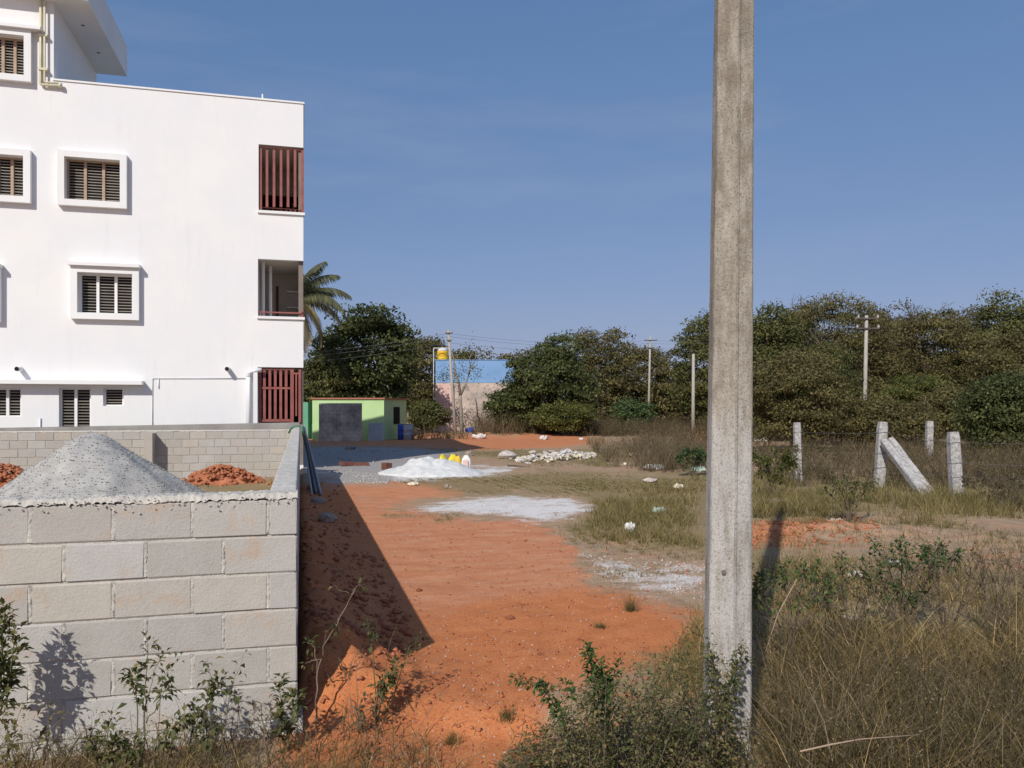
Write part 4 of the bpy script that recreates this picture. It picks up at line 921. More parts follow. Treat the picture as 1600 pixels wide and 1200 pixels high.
# ------------------------------------------------------------------ trees (photo: left to right)
TR = [
 (572, 476, 668, 86, 54, 'leaf_dark', 'big dark glossy tree behind the lime green house', dict(nclump=150, per=110, leaf=0.2, csize=0.75, trunk_r=0.3)),
 (505, 560, 690, 45, 50, 'leaf_mid', 'mid green bushy tree between the white building and the green house', dict(nclump=80, per=90, leaf=0.16)),
 (660, 530, 690, 48, 66, 'leaf_olive', 'olive tree left of the leaning utility pole', dict(nclump=110, per=90, leaf=0.2, csize=0.8)),
 (668, 630, 694, 28, 52, 'leaf_mid', 'low shrub between the green house and the pink wall', dict(nclump=45, per=80, leaf=0.14, csize=0.45, name='shrub', trunk_r=0.06)),
 (735, 543, 640, 52, 76, 'leaf_olive', 'thin olive tree crown rising behind the blue upper storey', dict(nclump=70, per=70, leaf=0.2, csize=0.8)),
 (805, 540, 640, 34, 72, 'leaf_olive', 'pale loose tree behind the right end of the blue building', dict(nclump=50, per=50, leaf=0.2, csize=0.7, wisps=8)),
 (860, 530, 672, 58, 52, 'leaf_dark', 'dense dark green tree right of the blue building', dict(nclump=120, per=105, leaf=0.17, csize=0.62, trunk_r=0.16)),
 (800, 604, 676, 34, 53, 'leaf_dark', 'dark drooping tree overlapping the pink wall', dict(nclump=60, per=90, leaf=0.16, csize=0.5, trunk_r=0.1)),
 (878, 628, 684, 44, 50, 'leaf_green', 'rounded green bush with bare stems at the foot of the dark tree', dict(nclump=70, per=90, leaf=0.12, csize=0.42, name='bush', trunk_r=0.05, cat='bush')),
 (935, 521, 664, 62, 66, 'leaf_olive', 'broad olive brown tree left of the slim utility pole', dict(nclump=130, per=85, leaf=0.19, csize=0.75, wisps=22)),
 (1000, 545, 672, 52, 70, 'leaf_olive', 'olive tree directly behind the slim utility pole', dict(nclump=100, per=85, leaf=0.19, csize=0.75, wisps=18)),
 (990, 626, 676, 28, 62, 'leaf_bright', 'bright green bush left of the foot of the slim pole', dict(nclump=45, per=80, leaf=0.15, csize=0.45, name='bush', trunk_r=0.05, cat='bush')),
 (1048, 575, 684, 42, 68, 'leaf_olive', 'lower olive tree between the slim pole and the short bare pole', dict(nclump=80, per=80, leaf=0.18, csize=0.7, wisps=12)),
 (1110, 486, 690, 62, 60, 'leaf_mid', 'tall leafy tree partly hidden by the near concrete pole', dict(nclump=150, per=95, leaf=0.17, csize=0.66, trunk_r=0.2, wisps=6)),
 (1195, 480, 690, 72, 44, 'leaf_mid', 'dark tree just right of the near concrete pole', dict(nclump=130, per=95, leaf=0.15, csize=0.6, trunk_r=0.2, wisps=6)),
 (1300, 463, 650, 112, 46, 'leaf_olive', 'wide olive tree with bare twigs behind the two armed utility pole', dict(nclump=170, per=95, leaf=0.14, csize=0.6, trunk_r=0.2, wisps=60, depth=3.0)),
 (1240, 560, 705, 85, 33, 'leaf_olive', 'dense olive bush behind the leftmost fence post', dict(nclump=150, per=100, leaf=0.11, csize=0.45, trunk_r=0.1, name='bush', depth=2.0, cat='bush')),
 (1380, 500, 660, 52, 54, 'leaf_brown', 'brownish tree to the right of the two armed utility pole', dict(nclump=90, per=90, leaf=0.16, csize=0.6, wisps=30)),
 (1460, 476, 665, 78, 48, 'leaf_olive', 'rounded olive tree with dry twiggy top above the farthest fence post', dict(nclump=150, per=95, leaf=0.14, csize=0.6, trunk_r=0.2, wisps=44, depth=3.0)),
 (1375, 628, 706, 75, 34, 'leaf_olive', 'yellowish green bush behind the braced fence post', dict(nclump=120, per=100, leaf=0.11, csize=0.42, trunk_r=0.08, name='bush', depth=1.8, cat='bush')),
 (1495, 612, 705, 62, 37, 'leaf_olive', 'loose olive bush behind the farthest fence post', dict(nclump=110, per=95, leaf=0.12, csize=0.45, trunk_r=0.08, name='bush', depth=1.8, cat='bush')),
 (1585, 466, 640, 52, 50, 'leaf_mid', 'tall dark tree top at the right edge of the picture', dict(nclump=110, per=95, leaf=0.17, csize=0.65, trunk_r=0.2)),
 (1600, 520, 690, 68, 40, 'leaf_olive', 'olive tree at the right edge below the dark tree top', dict(nclump=110, per=95, leaf=0.14, csize=0.55, trunk_r=0.15, wisps=10)),
 (1585, 592, 712, 62, 27, 'leaf_dark', 'dark green bush at the right edge behind the thick fence post', dict(nclump=110, per=110, leaf=0.11, csize=0.38, trunk_r=0.08, name='bush', depth=1.5, cat='bush')),
 (1340, 540, 690, 60, 50, 'leaf_olive', 'olive green tree crown directly behind the shaft of the two armed pole', dict(nclump=100, per=90, leaf=0.15, csize=0.65)),
 (1535, 515, 690, 60, 47, 'leaf_mid', 'green tree between the rounded olive tree and the right edge', dict(nclump=100, per=90, leaf=0.15, csize=0.65)),
 (1435, 585, 700, 52, 41, 'leaf_green', 'yellow green bush mass between the braced and farthest fence posts', dict(nclump=90, per=90, leaf=0.12, csize=0.5, name='bush', cat='bush')),
 (1290, 548, 700, 50, 39, 'leaf_mid', 'green bush mass left of the shaft of the two armed pole', dict(nclump=90, per=90, leaf=0.12, csize=0.5, name='bush', cat='bush')),
 (1232, 474, 690, 66, 56, 'leaf_olive', 'distant olive tree top between the near concrete pole and the wide olive tree', dict(nclump=110, per=90, leaf=0.17, csize=0.75, wisps=24)),
 (1395, 484, 690, 62, 57, 'leaf_brown', 'distant brownish tree top filling the gap right of the two armed pole', dict(nclump=110, per=90, leaf=0.17, csize=0.75, wisps=30)),
 (1525, 492, 690, 55, 56, 'leaf_olive', 'distant olive tree top between the rounded olive tree and the dark tree top', dict(nclump=100, per=90, leaf=0.17, csize=0.75, wisps=24)),
]
for i, (px, pt, pb, hp, D, mt, lab, kw) in enumerate(TR):
    kw['nclump'] = int(kw['nclump'] * 1.4); kw['per'] = int(kw['per'] * (1.62 if px > 1150 else 1.3)); kw['leaf'] *= (0.98 if px > 1150 else 1.13); kw['csize'] = kw.get('csize', 0.62) * 1.3; kw['wisps'] = kw.get('wisps', 0) // 3
    tree(px, pt, pb, hp, D, mt, lab, seed=100 + i * 7, **kw)
# bare tree in front of the pink wall
D6 = 56; b = at(722, 683, D6); b[2] = gh(b[0], b[1]); bt = thing('bare_tree', b, 'nearly bare forked tree before the pink wall beside the leaning pole', 'tree', 'trees at the far edge of the plot')
def P6(px, py): return at(px, py, D6)
m = MB(); m.tube([b - np.array((0, 0, .2)), P6(721, 655), P6(719, 618)], [0.16, 0.13, 0.11], 7)
m.tube([P6(719, 618), P6(717, 598), P6(710, 578), P6(709, 560), P6(706, 550)], [0.1, 0.08, 0.06, 0.04, 0.02], 6)
m.tube([P6(719, 618), P6(728, 600), P6(733, 582), P6(736, 575), P6(743, 562), P6(744, 548)], [0.1, 0.08, 0.07, 0.06, 0.04, 0.02], 6)
m.tube([P6(736, 575), P6(733, 562), P6(737, 550)], [0.05, 0.03, 0.015], 5); m.tube([P6(717, 598), P6(713, 590), P6(703, 583)], [0.05, 0.03, 0.015], 5)
m.tube([P6(736, 575), P6(745, 571), P6(746, 560)], [0.05, 0.035, 0.015], 5)
m.build('trunk', 'palebark', bt, smooth=True)
Pc = np.concatenate([at(a, c, D6) + rng.normal(0, s, (nn, 3)) for a, c, s, nn in ((700, 583, .35, 130), (712, 595, .3, 90), (722, 580, .3, 60), (745, 582, .3, 70), (733, 570, .3, 40), (735, 545, .35, 60), (690, 590, .3, 60))])
V, Fq, T = leaf_quads(Pc, unit(len(Pc)), 0.14, 0.08, np.clip(rng.normal(.5, .2, len(Pc)), 0, 1)); obj('crown', V, Fq, 'leaf_mid', bt, tint=T)
# dry brush in front of the pink wall and dead stick
def palm():
    D = 47.5; c = at(462, 468, D); b = np.array((c[0] - 0.4, c[1] + 0.3, 0.0)); b[2] = gh(b[0], b[1])
    o = thing('coconut_palm', b, 'coconut palm with arching fronds showing beside the white building', 'palm')
    MB().tube([b - np.array((0, 0, .3)), b * 0.6 + c * 0.4, c], [0.2, 0.15, 0.13], 9).build('trunk', 'palebark', o, smooth=True)
    r = random.Random(4); a_right = np.array((cy_, -sy_, 0)); a_fwd = np.array((sy_, cy_, 0))
    fr = [(80, 0.1, 0), (62, 0.3, 0.1), (38, 0.2, 0.15), (20, -0.3, 0.2), (45, 1.0, 0.2), (5, 0.2, 0.85), (-15, -0.4, 0.95), (-28, 0.5, 1.0), (60, -0.8, 0.2), (30, 0.9, 0.5), (70, 1.6, 0.1), (50, 2.4, 0.3), (30, 3.0, 0.3), (10, 3.4, 0.7), (75, 3.0, 0.1), (-20, 2.6, 0.9), (40, -1.6, 0.3), (15, -1.2, 0.6), (-30, 1.2, 1.0), (-40, -0.8, 1.0)]
    for el, az, age in fr:
        L = r.uniform(3.0, 3.8); e = R(el); d = (a_right * math.cos(az) + a_fwd * math.sin(az)); n = 26; pts = []; p = np.array(c)
        for i in range(n):
            pts.append(p.copy()); t = i / n; ang = e - (1.15 + 0.4 * math.cos(e)) * t ** 1.3
            p = p + (d * math.cos(ang) + np.array((0, 0, math.sin(ang)))) * L / n
        m = MB().tube(pts, [0.035 * (1 - 0.8 * i / n) for i in range(n)], 5, False); fo = m.build('frond', 'greenstem', o)
        V, Fc, T = [], [], []
        side = np.cross(d, (0, 0, 1.0)); side /= np.linalg.norm(side)
        for i in range(2, n):
            for j in range(3):
                for s in (-1, 1):
                    t = (i + j / 3) / n; q = pts[i] * (1 - j / 3) + (pts[min(i + 1, n - 1)]) * j / 3
                    ll = 0.8 * math.sin(math.pi * min(1, 0.15 + 0.85 * t)) ** 0.6 * r.uniform(.8, 1.1) + 0.1; tan_ = pts[min(i + 1, n - 1)] - pts[i - 1]; tan_ /= np.linalg.norm(tan_)
                    dr = side * s * 0.62 + tan_ * 0.5 + np.array((0, 0, -0.5 - 0.35 * r.random())); dr /= np.linalg.norm(dr)
                    mid = q + dr * ll * 0.5; tip = q + dr * ll * 0.92 + np.array((0, 0, -0.16 * ll)); wv = tan_ * 0.026; k = len(V)
                    V += [q - wv * .6, q + wv * .6, mid + wv, mid - wv, tip]; Fc += [(k, k + 1, k + 2, k + 3), (k + 3, k + 2, k + 4)]
                    tt = min(1, max(0, 0.3 + 0.55 * age + r.gauss(0, .14))); T += [tt] * 5
        obj('leaflets', V, Fc, 'palm', o, fo, tint=T)
palm()
# far wood that closes the horizon
Pf = []
for k in range(900):
    px = random.uniform(-900, 2700); D = random.uniform(95, 150); h = 3.6 + 3.2 * vnoise(px / 90.0, 0.5, 8) + random.uniform(-.6, .6)
    c = at(px, HZ, D); r_ = random.uniform(1.2, 2.2); d = unit(38); z = random.random() * h
    Pf.append(np.array((c[0], c[1], z)) + d * r_ * np.array((1, 1, .7)))
Pf = np.concatenate(Pf); Pf = Pf[Pf[:, 2] > 0.1]
V, Fq, T = leaf_quads(Pf, unit(len(Pf)), 0.8, 0.55, np.clip(rng.normal(.5, .2, len(Pf)), 0, 1))
o = obj('far_wood', V, Fq, 'leaf_olive', tint=T, kind='stuff'); o['label'] = 'distant belt of olive trees along the horizon'; o['category'] = 'trees'

# ------------------------------------------------------------------ grass and brush (uncountable)
def poly_pts(poly, n, warp=0):
    P = np.array(poly, float); lo, hi = P.min(0), P.max(0); out_ = []
    tot = 0
    while tot < n:
        q = rng.uniform(lo, hi, (n * 2, 2)); q = q[sdf(poly, q[:, 0], q[:, 1]) < 0]; out_.append(q); tot += len(q)
    return np.concatenate(out_)[:n]
def to_ground(q):
    D = FPX * CAMZ / (q[:, 1] - HZ); X = (q[:, 0] - CX) / FPX * D; x = X * cy_ + D * sy_; y = -X * sy_ + D * cy_
    return x, y, height(x, y), D
def blades(x, y, z, hgt, wd, lean, tint, seg=2):
    """Curved tapering blades, one strip each."""
    n = len(x); a = rng.uniform(0, 6.283, n); dx, dy = np.cos(a), np.sin(a); b = rng.uniform(0, 6.283, n); sx_, sy2 = np.cos(b), np.sin(b)
    rows = []; k = seg + 1
    for i in range(k):
        t = i / seg; off = lean * hgt * t ** 1.7; zz = z - 0.01 + hgt * t * (1 - 0.25 * lean * t); ww = wd * (1 - t) ** 0.7 * 0.5
        cx_, cy2 = x + dx * off, y + dy * off
        if i < seg:
            rows.append(np.stack([cx_ - sx_ * ww, cy2 - sy2 * ww, zz], -1)); rows.append(np.stack([cx_ + sx_ * ww, cy2 + sy2 * ww, zz], -1))
        else: rows.append(np.stack([cx_, cy2, zz], -1))
    V = np.stack(rows, 1); m = V.shape[1]; tri = []
    for i in range(seg):
        q = 2 * i
        if i < seg - 1: tri += [(q, q + 1, q + 3), (q, q + 3, q + 2)]
        else: tri += [(q, q + 1, q + 2)]
    Fc = (np.array(tri)[None] + (np.arange(n) * m)[:, None, None]).reshape(-1, 3)
    return V.reshape(-1, 3), Fc, np.repeat(tint, m)
def join(parts):
    V, Fc, T, o_ = [], [], [], 0
    for v, f, t in parts: V.append(v); Fc.append(f + o_); T.append(t); o_ += len(v)
    return np.concatenate(V), np.concatenate(Fc), np.concatenate(T)
def field(poly, n, h0, h1, w0, lean=(0.1, 0.7), tone=0.5, spread=0.22, seg=2, patch=0.9, clump=0.0, thr=-9, soft=0.5):
    q = poly_pts(poly, n); x, y, z, D = to_ground(q)
    e_ = -sdf(poly, q[:, 0], q[:, 1]) * D / FPX + 0.9 * fbm(x * 1.1, y * 1.1, 3, 17)      # metres inside the border, ragged
    k_ = rng.random(len(x)) < sstep(-0.15, soft, e_) ** 1.5; x, y, z, D = x[k_], y[k_], z[k_], D[k_]; q = q[k_]
    if clump:       # pull blades towards tuft centres
        s = clump; cxx = (np.floor(x / s) + 0.5 + 0.7 * (_h(np.floor(x / s).astype(np.int64), np.floor(y / s).astype(np.int64), 3) - .5)) * s
        cyy = (np.floor(y / s) + 0.5 + 0.7 * (_h(np.floor(x / s).astype(np.int64), np.floor(y / s).astype(np.int64), 4) - .5)) * s
        t = rng.uniform(0.1, 0.75, len(x)); x = x * (1 - t) + cxx * t; y = y * (1 - t) + cyy * t
    p = fbm(x * patch, y * patch, 3, 40); keep = p > thr; x, y, D, p = x[keep], y[keep], D[keep], p[keep]
    inside = (x < SIDE_X + 0.02) & (y > WALL_Y - 0.02) & (y < FAR_Y) & (x > SIDE_X - BT - 0.02) | (np.abs(y - WALL_Y - BT / 2) < BT / 2 + 0.02) & (x < SIDE_X)
    x, y, D, p = x[~inside], y[~inside], D[~inside], p[~inside]
    z = height(x, y); n = len(x)
    h = rng.uniform(h0, h1, n) * (1 + 0.9 * p); wd = np.maximum(w0 * rng.uniform(.6, 1.4, n), 0.00075 * D)
    return blades(x, y, z, h, wd, rng.uniform(*lean, n), np.clip(tone + 0.35 * p + rng.normal(0, spread, n), 0, 1), seg)
tall = join([
 field([(1175, 985), (1420, 965), (1800, 960), (2000, 1500), (1180, 1500)], 27000, 0.10, 0.42, 0.0065, (0.3, 1.5), 0.46, 0.34, 3, 1.3, 0.24, -0.3),
 field([(1185, 985), (1800, 960), (2000, 1500), (1185, 1500)], 12000, 0.05, 0.24, 0.008, (0.6, 1.6), 0.36, 0.32, 3, 1.3),
 field([(1185, 985), (1800, 960), (2000, 1500), (1185, 1500)], 700, 0.38, 0.62, 0.004, (0.1, 1.1), 0.9, 0.15, 3, 1.3, 0.3),
 field([(1168, 850), (1420, 862), (1800, 880), (1800, 985), (1168, 1010)], 14000, 0.05, 0.22, 0.006, (0.3, 1.3), 0.5, 0.32, 3, 1.2, 0.22, -0.08),
 field([(1165, 800), (1800, 830), (1800, 905), (1165, 905)], 5000, 0.05, 0.18, 0.005, (0.2, 0.9), 0.55, 0.25, 2, 1.2, 0.2, -0.02),
 field([(-60, 1120), (460, 1130), (560, 1110), (700, 1140), (720, 1190), (700, 1600), (-60, 1600)], 20000, 0.05, 0.24, 0.004, (0.4, 1.4), 0.42, 0.28, 3, 1.5, 0.12, -0.22),
 field([(720, 1180), (1110, 1100), (1110, 1600), (720, 1600)], 8000, 0.05, 0.2, 0.004, (0.3, 1.2), 0.42, 0.26, 3, 1.5, 0.12, -0.1),
 field([(1085, 960), (1110, 940), (1110, 1100), (1010, 1100)], 2500, 0.08, 0.28, 0.004, (0.3, 1.0), 0.5, 0.25, 3, 1.5, 0.1),
 field([(500, 780), (880, 830), (1095, 940), (1095, 1010), (860, 1120), (660, 1150), (660, 1000)], 2600, 0.01, 0.035, 0.003, (1.5, 3.5), 0.8, 0.3, 2, 1.5, 0, -0.05),
 field([(640, 1085), (880, 1110), (850, 1190), (640, 1190)], 500, 0.05, 0.2, 0.004, (0.5, 1.5), 0.8, 0.2, 3, 1.5, 0.25, 0.02),
])
obj('dry_grass', *tall[:2], 'grass', tint=tall[2], kind='stuff')
oliv = join([
 field([(915, 775), (1105, 740), (1105, 868), (1000, 855), (900, 838)], 15000, 0.06, 0.24, 0.006, (0.2, 1.0), 0.6, 0.3, 2, 0.9, 0.3, -0.08),
 field([(1165, 742), (1800, 770), (1800, 835), (1400, 830), (1340, 812), (1165, 820)], 26000, 0.10, 0.36, 0.006, (0.2, 1.0), 0.6, 0.3, 2, 0.8, 0.35, -0.1),
 field([(600, 748), (940, 734), (1110, 734), (1110, 775), (930, 778), (760, 772), (640, 764)], 26000, 0.02, 0.07, 0.006, (0.2, 1.0), 0.5, 0.22, 1, 0.4, 0.25, -0.08),
 field([(660, 701), (880, 702), (960, 700), (960, 735), (830, 728), (720, 713)], 9000, 0.03, 0.12, 0.01, (0.2, 1.0), 0.45, 0.22, 1, 0.3, 0, -0.1),
 field([(560, 794), (650, 799), (745, 806), (700, 816), (600, 810)], 2500, 0.02, 0.07, 0.006, (0.2, 1.0), 0.35, 0.2, 1, 0.8, 0.2, -0.05),
 field([(560, 790), (640, 745), (1112, 735), (1112, 905), (930, 915), (860, 840), (740, 812)], 16000, 0.008, 0.03, 0.006, (1.0, 3.2), 0.6, 0.32, 1, 1.0, 0, -0.14, 0.2),
 field([(1165, 780), (1800, 790), (1800, 960), (1165, 960)], 10000, 0.008, 0.03, 0.006, (1.0, 3.2), 0.62, 0.32, 1, 1.0, 0, -0.14, 0.2),
 field([(820, 830), (960, 840), (1110, 900), (1110, 960), (930, 925)], 2500, 0.01, 0.06, 0.005, (0.5, 2.0), 0.6, 0.3, 2, 1.2, 0.15, -0.05, 0.6),
 field([(880, 745), (1112, 736), (1112, 885), (960, 862), (850, 828), (930, 800)], 15000, 0.03, 0.12, 0.006, (0.3, 1.2), 0.58, 0.3, 2, 1.0, 0.22, -0.1),
 field([(1165, 760), (1800, 790), (1800, 900), (1165, 850)], 14000, 0.03, 0.14, 0.006, (0.3, 1.2), 0.5, 0.28, 2, 0.8, 0.22, -0.1),
 field([(640, 745), (950, 735), (950, 780), (760, 775)], 9000, 0.02, 0.08, 0.006, (0.3, 1.2), 0.55, 0.28, 1, 0.5, 0.25, -0.15),
 field([(860, 800), (940, 790), (960, 860), (880, 860)], 3000, 0.02, 0.10, 0.006, (0.2, 1.0), 0.6, 0.22, 1, 0.8, 0.2, -0.1),
 field([(820, 850), (1105, 850), (1105, 905), (960, 910)], 4000, 0.02, 0.10, 0.005, (0.2, 1.0), 0.62, 0.22, 2, 0.9, 0.2, 0.0),
 field([(0, 740), (440, 742), (440, 775), (0, 785)], 9000, 0.03, 0.14, 0.008, (0.2, 0.9), 0.3, 0.2, 1, 0.5, 0.3, -0.1),
])
obj('short_grass', *oliv[:2], 'grass_olive', tint=oliv[2], kind='stuff')
def brush(poly, n, h0, h1, tone, per=7, spread=0.2, thr=-9, patch=0.35):
    """Dry twiggy weeds: each root throws several thin leaning stalks with small leaf flecks."""
    q = poly_pts(poly, n); x, y, z, D = to_ground(q); p = fbm(x * patch, y * patch, 3, 90); k = p > thr; x, y, z, D, p = x[k], y[k], z[k], D[k], p[k]
    x = np.repeat(x, per) + rng.normal(0, .06, len(x) * per); y = np.repeat(y, per) + rng.normal(0, .06, len(y) * per); z = np.repeat(z, per); D = np.repeat(D, per); p = np.repeat(p, per)
    n = len(x); h = rng.uniform(h0, h1, n) * (1 + 1.1 * p); st = blades(x, y, z, h, np.maximum(0.006, 0.0006 * D), rng.uniform(.2, 1.35, n), np.clip(tone - .1 + rng.normal(0, spread, n), 0, 1), 2)
    m = n * 3; i = np.repeat(np.arange(n), 3); P = np.stack([x[i] + rng.normal(0, .28, m) * h[i], y[i] + rng.normal(0, .28, m) * h[i], z[i] + h[i] * rng.uniform(.2, .95, m)], -1)
    s = np.maximum(0.012, 0.0014 * D[i]) * rng.uniform(.5, 1.4, m); V, Fq, T = leaf_quads(P, unit(m), s, s * .45, np.clip(tone + .3 * p[i] + rng.normal(0, spread, m), 0, 1))
    Ft = np.concatenate([Fq[:, [0, 1, 2]], Fq[:, [0, 2, 3]]]); return join([st, (V, Ft, T)])
bro = join([
 brush([(985, 700), (1040, 690), (1105, 696), (1105, 736), (1030, 740), (990, 730)], 260, 0.35, 1.1, 0.5, thr=-0.12),
 brush([(915, 692), (1010, 686), (1105, 692), (1105, 736), (1000, 738), (950, 728)], 420, 0.15, 0.9, 0.6, thr=-0.05, patch=0.5),
 brush([(1165, 708), (1300, 700), (1720, 700), (1720, 765), (1400, 762), (1165, 752)], 1600, 0.25, 1.1, 0.42, 7, 0.28, -0.12, 0.6),
 brush([(1540, 750), (1800, 740), (1800, 826), (1580, 810)], 500, 0.12, 0.5, 0.45, 8, thr=-0.02, patch=0.7),
 brush([(750, 664), (900, 664), (900, 683), (740, 685)], 600, 0.6, 2.0, 0.55, 8, 0.2, -0.2),
 brush([(640, 682), (730, 684), (730, 690), (640, 690)], 60, 0.4, 1.0, 0.4, 6),
 brush([(1060, 665), (1800, 665), (1800, 690), (1060, 690)], 1400, 0.6, 1.6, 0.4, 7),
 brush([(-60, 1125), (460, 1125), (560, 1095), (660, 1110), (700, 1160), (680, 1400), (-60, 1400)], 420, 0.06, 0.26, 0.45, 6, 0.3, -0.2, 1.5),
 brush([(890, 667), (1070, 667), (1070, 684), (905, 684)], 900, 0.5, 1.5, 0.4, 7),
 brush([(1195, 900), (1500, 870), (1750, 890), (1800, 1300), (1210, 1300)], 1150, 0.15, 0.58, 0.40, 6, 0.32, -0.12, 0.9),
])
obj('dry_brush', *bro[:2], 'brush', tint=bro[2], kind='stuff')

# loose stones and clods strewn on the soil
def strewn(poly, n, s0, s1, mat, name):
    q = poly_pts(poly, n); x, y, z, D = to_ground(q); e_ = fbm(x * 1.6, y * 1.6, 3, 23) + 0.25 * rng.random(len(x)) > -0.02; x, y, z = x[e_], y[e_], z[e_]; k = ~((x < SIDE_X + .02) & (y > WALL_Y - .05)); x, y, z = x[k], y[k], z[k]
    s = s0 + (s1 - s0) * rng.random(len(x)) ** 3; return stones(name, np.stack([x, y, z + s * 0.12], 1), s, mat)
strewn([(470, 760), (900, 800), (1100, 900), (1100, 1100), (700, 1190), (470, 1190)], 5200, 0.005, 0.04, 'clod', 'earth_crumbs')
strewn([(470, 745), (540, 760), (600, 900), (660, 1010), (470, 1080)], 900, 0.02, 0.10, 'clod', 'earth_clods')
strewn([(910, 864), (1105, 880), (1105, 940), (940, 910)], 800, 0.006, 0.045, 'rubble', 'stone_chips')
strewn([(530, 736), (612, 740), (606, 756), (535, 755)], 900, 0.02, 0.075, 'gravel', 'gravel_spread')
strewn([(1180, 815), (1600, 820), (1600, 980), (1250, 960)], 260, 0.008, 0.04, 'stone', 'rubble_chips')
strewn([(600, 760), (1100, 740), (1100, 860), (640, 850)], 420, 0.006, 0.03, 'rubble', 'pebbles')
strewn([(480, 1010), (560, 1005), (630, 1040), (640, 1110), (480, 1120)], 700, 0.008, 0.06, 'clod', 'mound_clods')
strewn([(1165, 815), (1360, 808), (1380, 845), (1170, 860)], 900, 0.015, 0.09, 'clod', 'ridge_clods')
strewn([(520, 790), (880, 820), (1100, 940), (900, 1100), (700, 1180), (560, 1180), (640, 1000)], 2200, 0.004, 0.018, 'rubble', 'grit')
strewn([(480, 690), (700, 690), (640, 735), (480, 745)], 500, 0.02, 0.12, 'stone', 'rubble_in_shade')

# ------------------------------------------------------------------ litter, sacks, stones that can be told apart
def crumple(name, px, py, wpx, hpx, mat, label, cat='litter', seed=0, group=None, D=None):
    """A crumpled bag or scrap: a pinched, faceted lump."""
    import bmesh
    x, y = gnd(px, py) if D is None else at(px, py, D)[:2]
    D = c2(x, y)[1]; wd = wpx / 1250 * D; hh = hpx / 1250 * D; r = random.Random(seed); bm = bmesh.new(); bmesh.ops.create_icosphere(bm, subdivisions=3, radius=0.5)
    for v in bm.verts:
        n_ = vnoise(v.co.x * 5 + seed, v.co.y * 5 + v.co.z * 3, seed) + 0.5 * vnoise(v.co.x * 11, v.co.y * 11 + v.co.z * 9 + seed, seed); k = 0.55 + 0.6 * float(n_)
        v.co = (v.co.x * wd * k * 1.15, v.co.y * wd * 0.95 * k, max(-0.05, v.co.z + 0.22 + 0.35 * (float(n_) - .7)) * hh * k * 1.0)
    me = bpy.data.meshes.new(name); bm.to_mesh(me); bm.free(); me.materials.append(M[mat])
    o = place(name, me, (x, y, gh(x, y) + 0.005), 1, (0, 0, r.uniform(0, 6))); tag(o, label, cat, group); return o
lit = [
 (1023, 734, 32, 9, 'whitebag', 'flat white plastic sack lying on the grass left of the pole'), (985, 832, 15, 14, 'whitebag', 'small peaked white scrap at the lower edge of the grass'),
 (1031, 803, 20, 10, 'greenbag', 'pale green plastic bag caught in the tall grass'), (1060, 764, 14, 8, 'creambag', 'cream scrap near the pole in the grass'), (1015, 752, 22, 6, 'rubble', 'greyish plastic sheet lying in the grass'),
 (1067, 716, 13, 8, 'orangebag', 'orange plastic bag below the dry brush'), (992, 713, 16, 7, 'creambag', 'cream coloured bag at the foot of the dry brush'), (1012, 709, 10, 7, 'rubble', 'grey bag beside the cream one at the brush'),
 (904, 678, 7, 6, 'bluebag', 'small blue plastic bag under the green bush'), (850, 687, 14, 8, 'whitebag', 'white bag on the far red bank'), (908, 687, 6, 4, 'whitebag', 'little white scrap on the far red bank right of the white bag'),
 (977, 727, 6, 4, 'creambag', 'tiny cream scrap above the flat white sack'), (645, 759, 15, 6, 'creambag', 'crumpled cream scrap in front of the white dust heap'), (700, 763, 9, 6, 'stone', 'pale lump on bare soil before the dust heap'),
 (748, 686, 20, 9, 'whitebag', 'white rubbish at the foot of the leaning utility pole'), (735, 682, 14, 8, 'bluebag', 'blue rubbish beside the leaning utility pole'), (1190, 690, 22, 8, 'whitebag', 'white sheet lying in brush right of the pole'),
 (1340, 905, 24, 12, 'rubble', 'pale lump of rubble among the twiggy weeds'), (1395, 885, 30, 8, 'rubble', 'flat pale rubble slab behind the twiggy weeds'), (1330, 968, 26, 8, 'rubble', 'pale broken stone in the foreground dry grass'), (1310, 818, 20, 8, 'rubble', 'white chip pile on the red ridge'),
 (1215, 786, 26, 6, 'rubble', 'pale scrap in the grass just right of the pole'), (1090, 737, 22, 8, 'greenbag', 'grey green plastic half behind the near pole'),
]
for i, (px, py, wp, hp, mt, lab) in enumerate(lit): crumple('litter' if mt not in ('rubble', 'stone') else 'rubble_lump', px, py, wp, hp, mt, lab, 'litter' if mt not in ('rubble', 'stone') else 'rubble', i * 3 + 1)
# heap of white rubbish
hx_, hy_ = gnd(868, 716); hr = thing('rubbish_heap', (hx_, hy_, gh(hx_, hy_)), 'long low heap of white and cream rubbish across the middle distance', 'rubbish heap')
pm = [rock_mesh('rubbish_piece', 40 + k, mt, 2, 0.55) for k, mt in enumerate(('whitebag', 'rubble', 'creambag', 'rubble', 'rubble'))]
for k in range(260):
    t = random.random(); px = 805 + 122 * t + random.gauss(0, 3); py = 721 - 8 * t + random.gauss(0, 2.0); x, y = gnd(px, py); s = random.uniform(0.05, 0.21) * (1.3 if 0.35 < t < 0.7 else 0.8)
    z = gh(x, y) + abs(random.gauss(0, 0.13)) * math.sin(math.pi * min(1, max(0, t))) + 0.03
    place('rubbish_piece', random.choice(pm), np.array((x, y, z)) - np.array(hr.location), (s * random.uniform(.8, 1.6), s * 0.9, s * random.uniform(.35, .8)), (random.uniform(-.5, .5), random.uniform(-.5, .5), random.uniform(0, 6)), hr)
x, y = gnd(792, 716); o = place('stone_slab', rock_mesh('stone_slab', 71, 'rubble', 2, 0.15), (x, y, gh(x, y) + 0.12), (0.75, 0.5, 0.34), (0, 0, 0.3)); tag(o, 'long pale stone at the left end of the rubbish heap', 'stone')
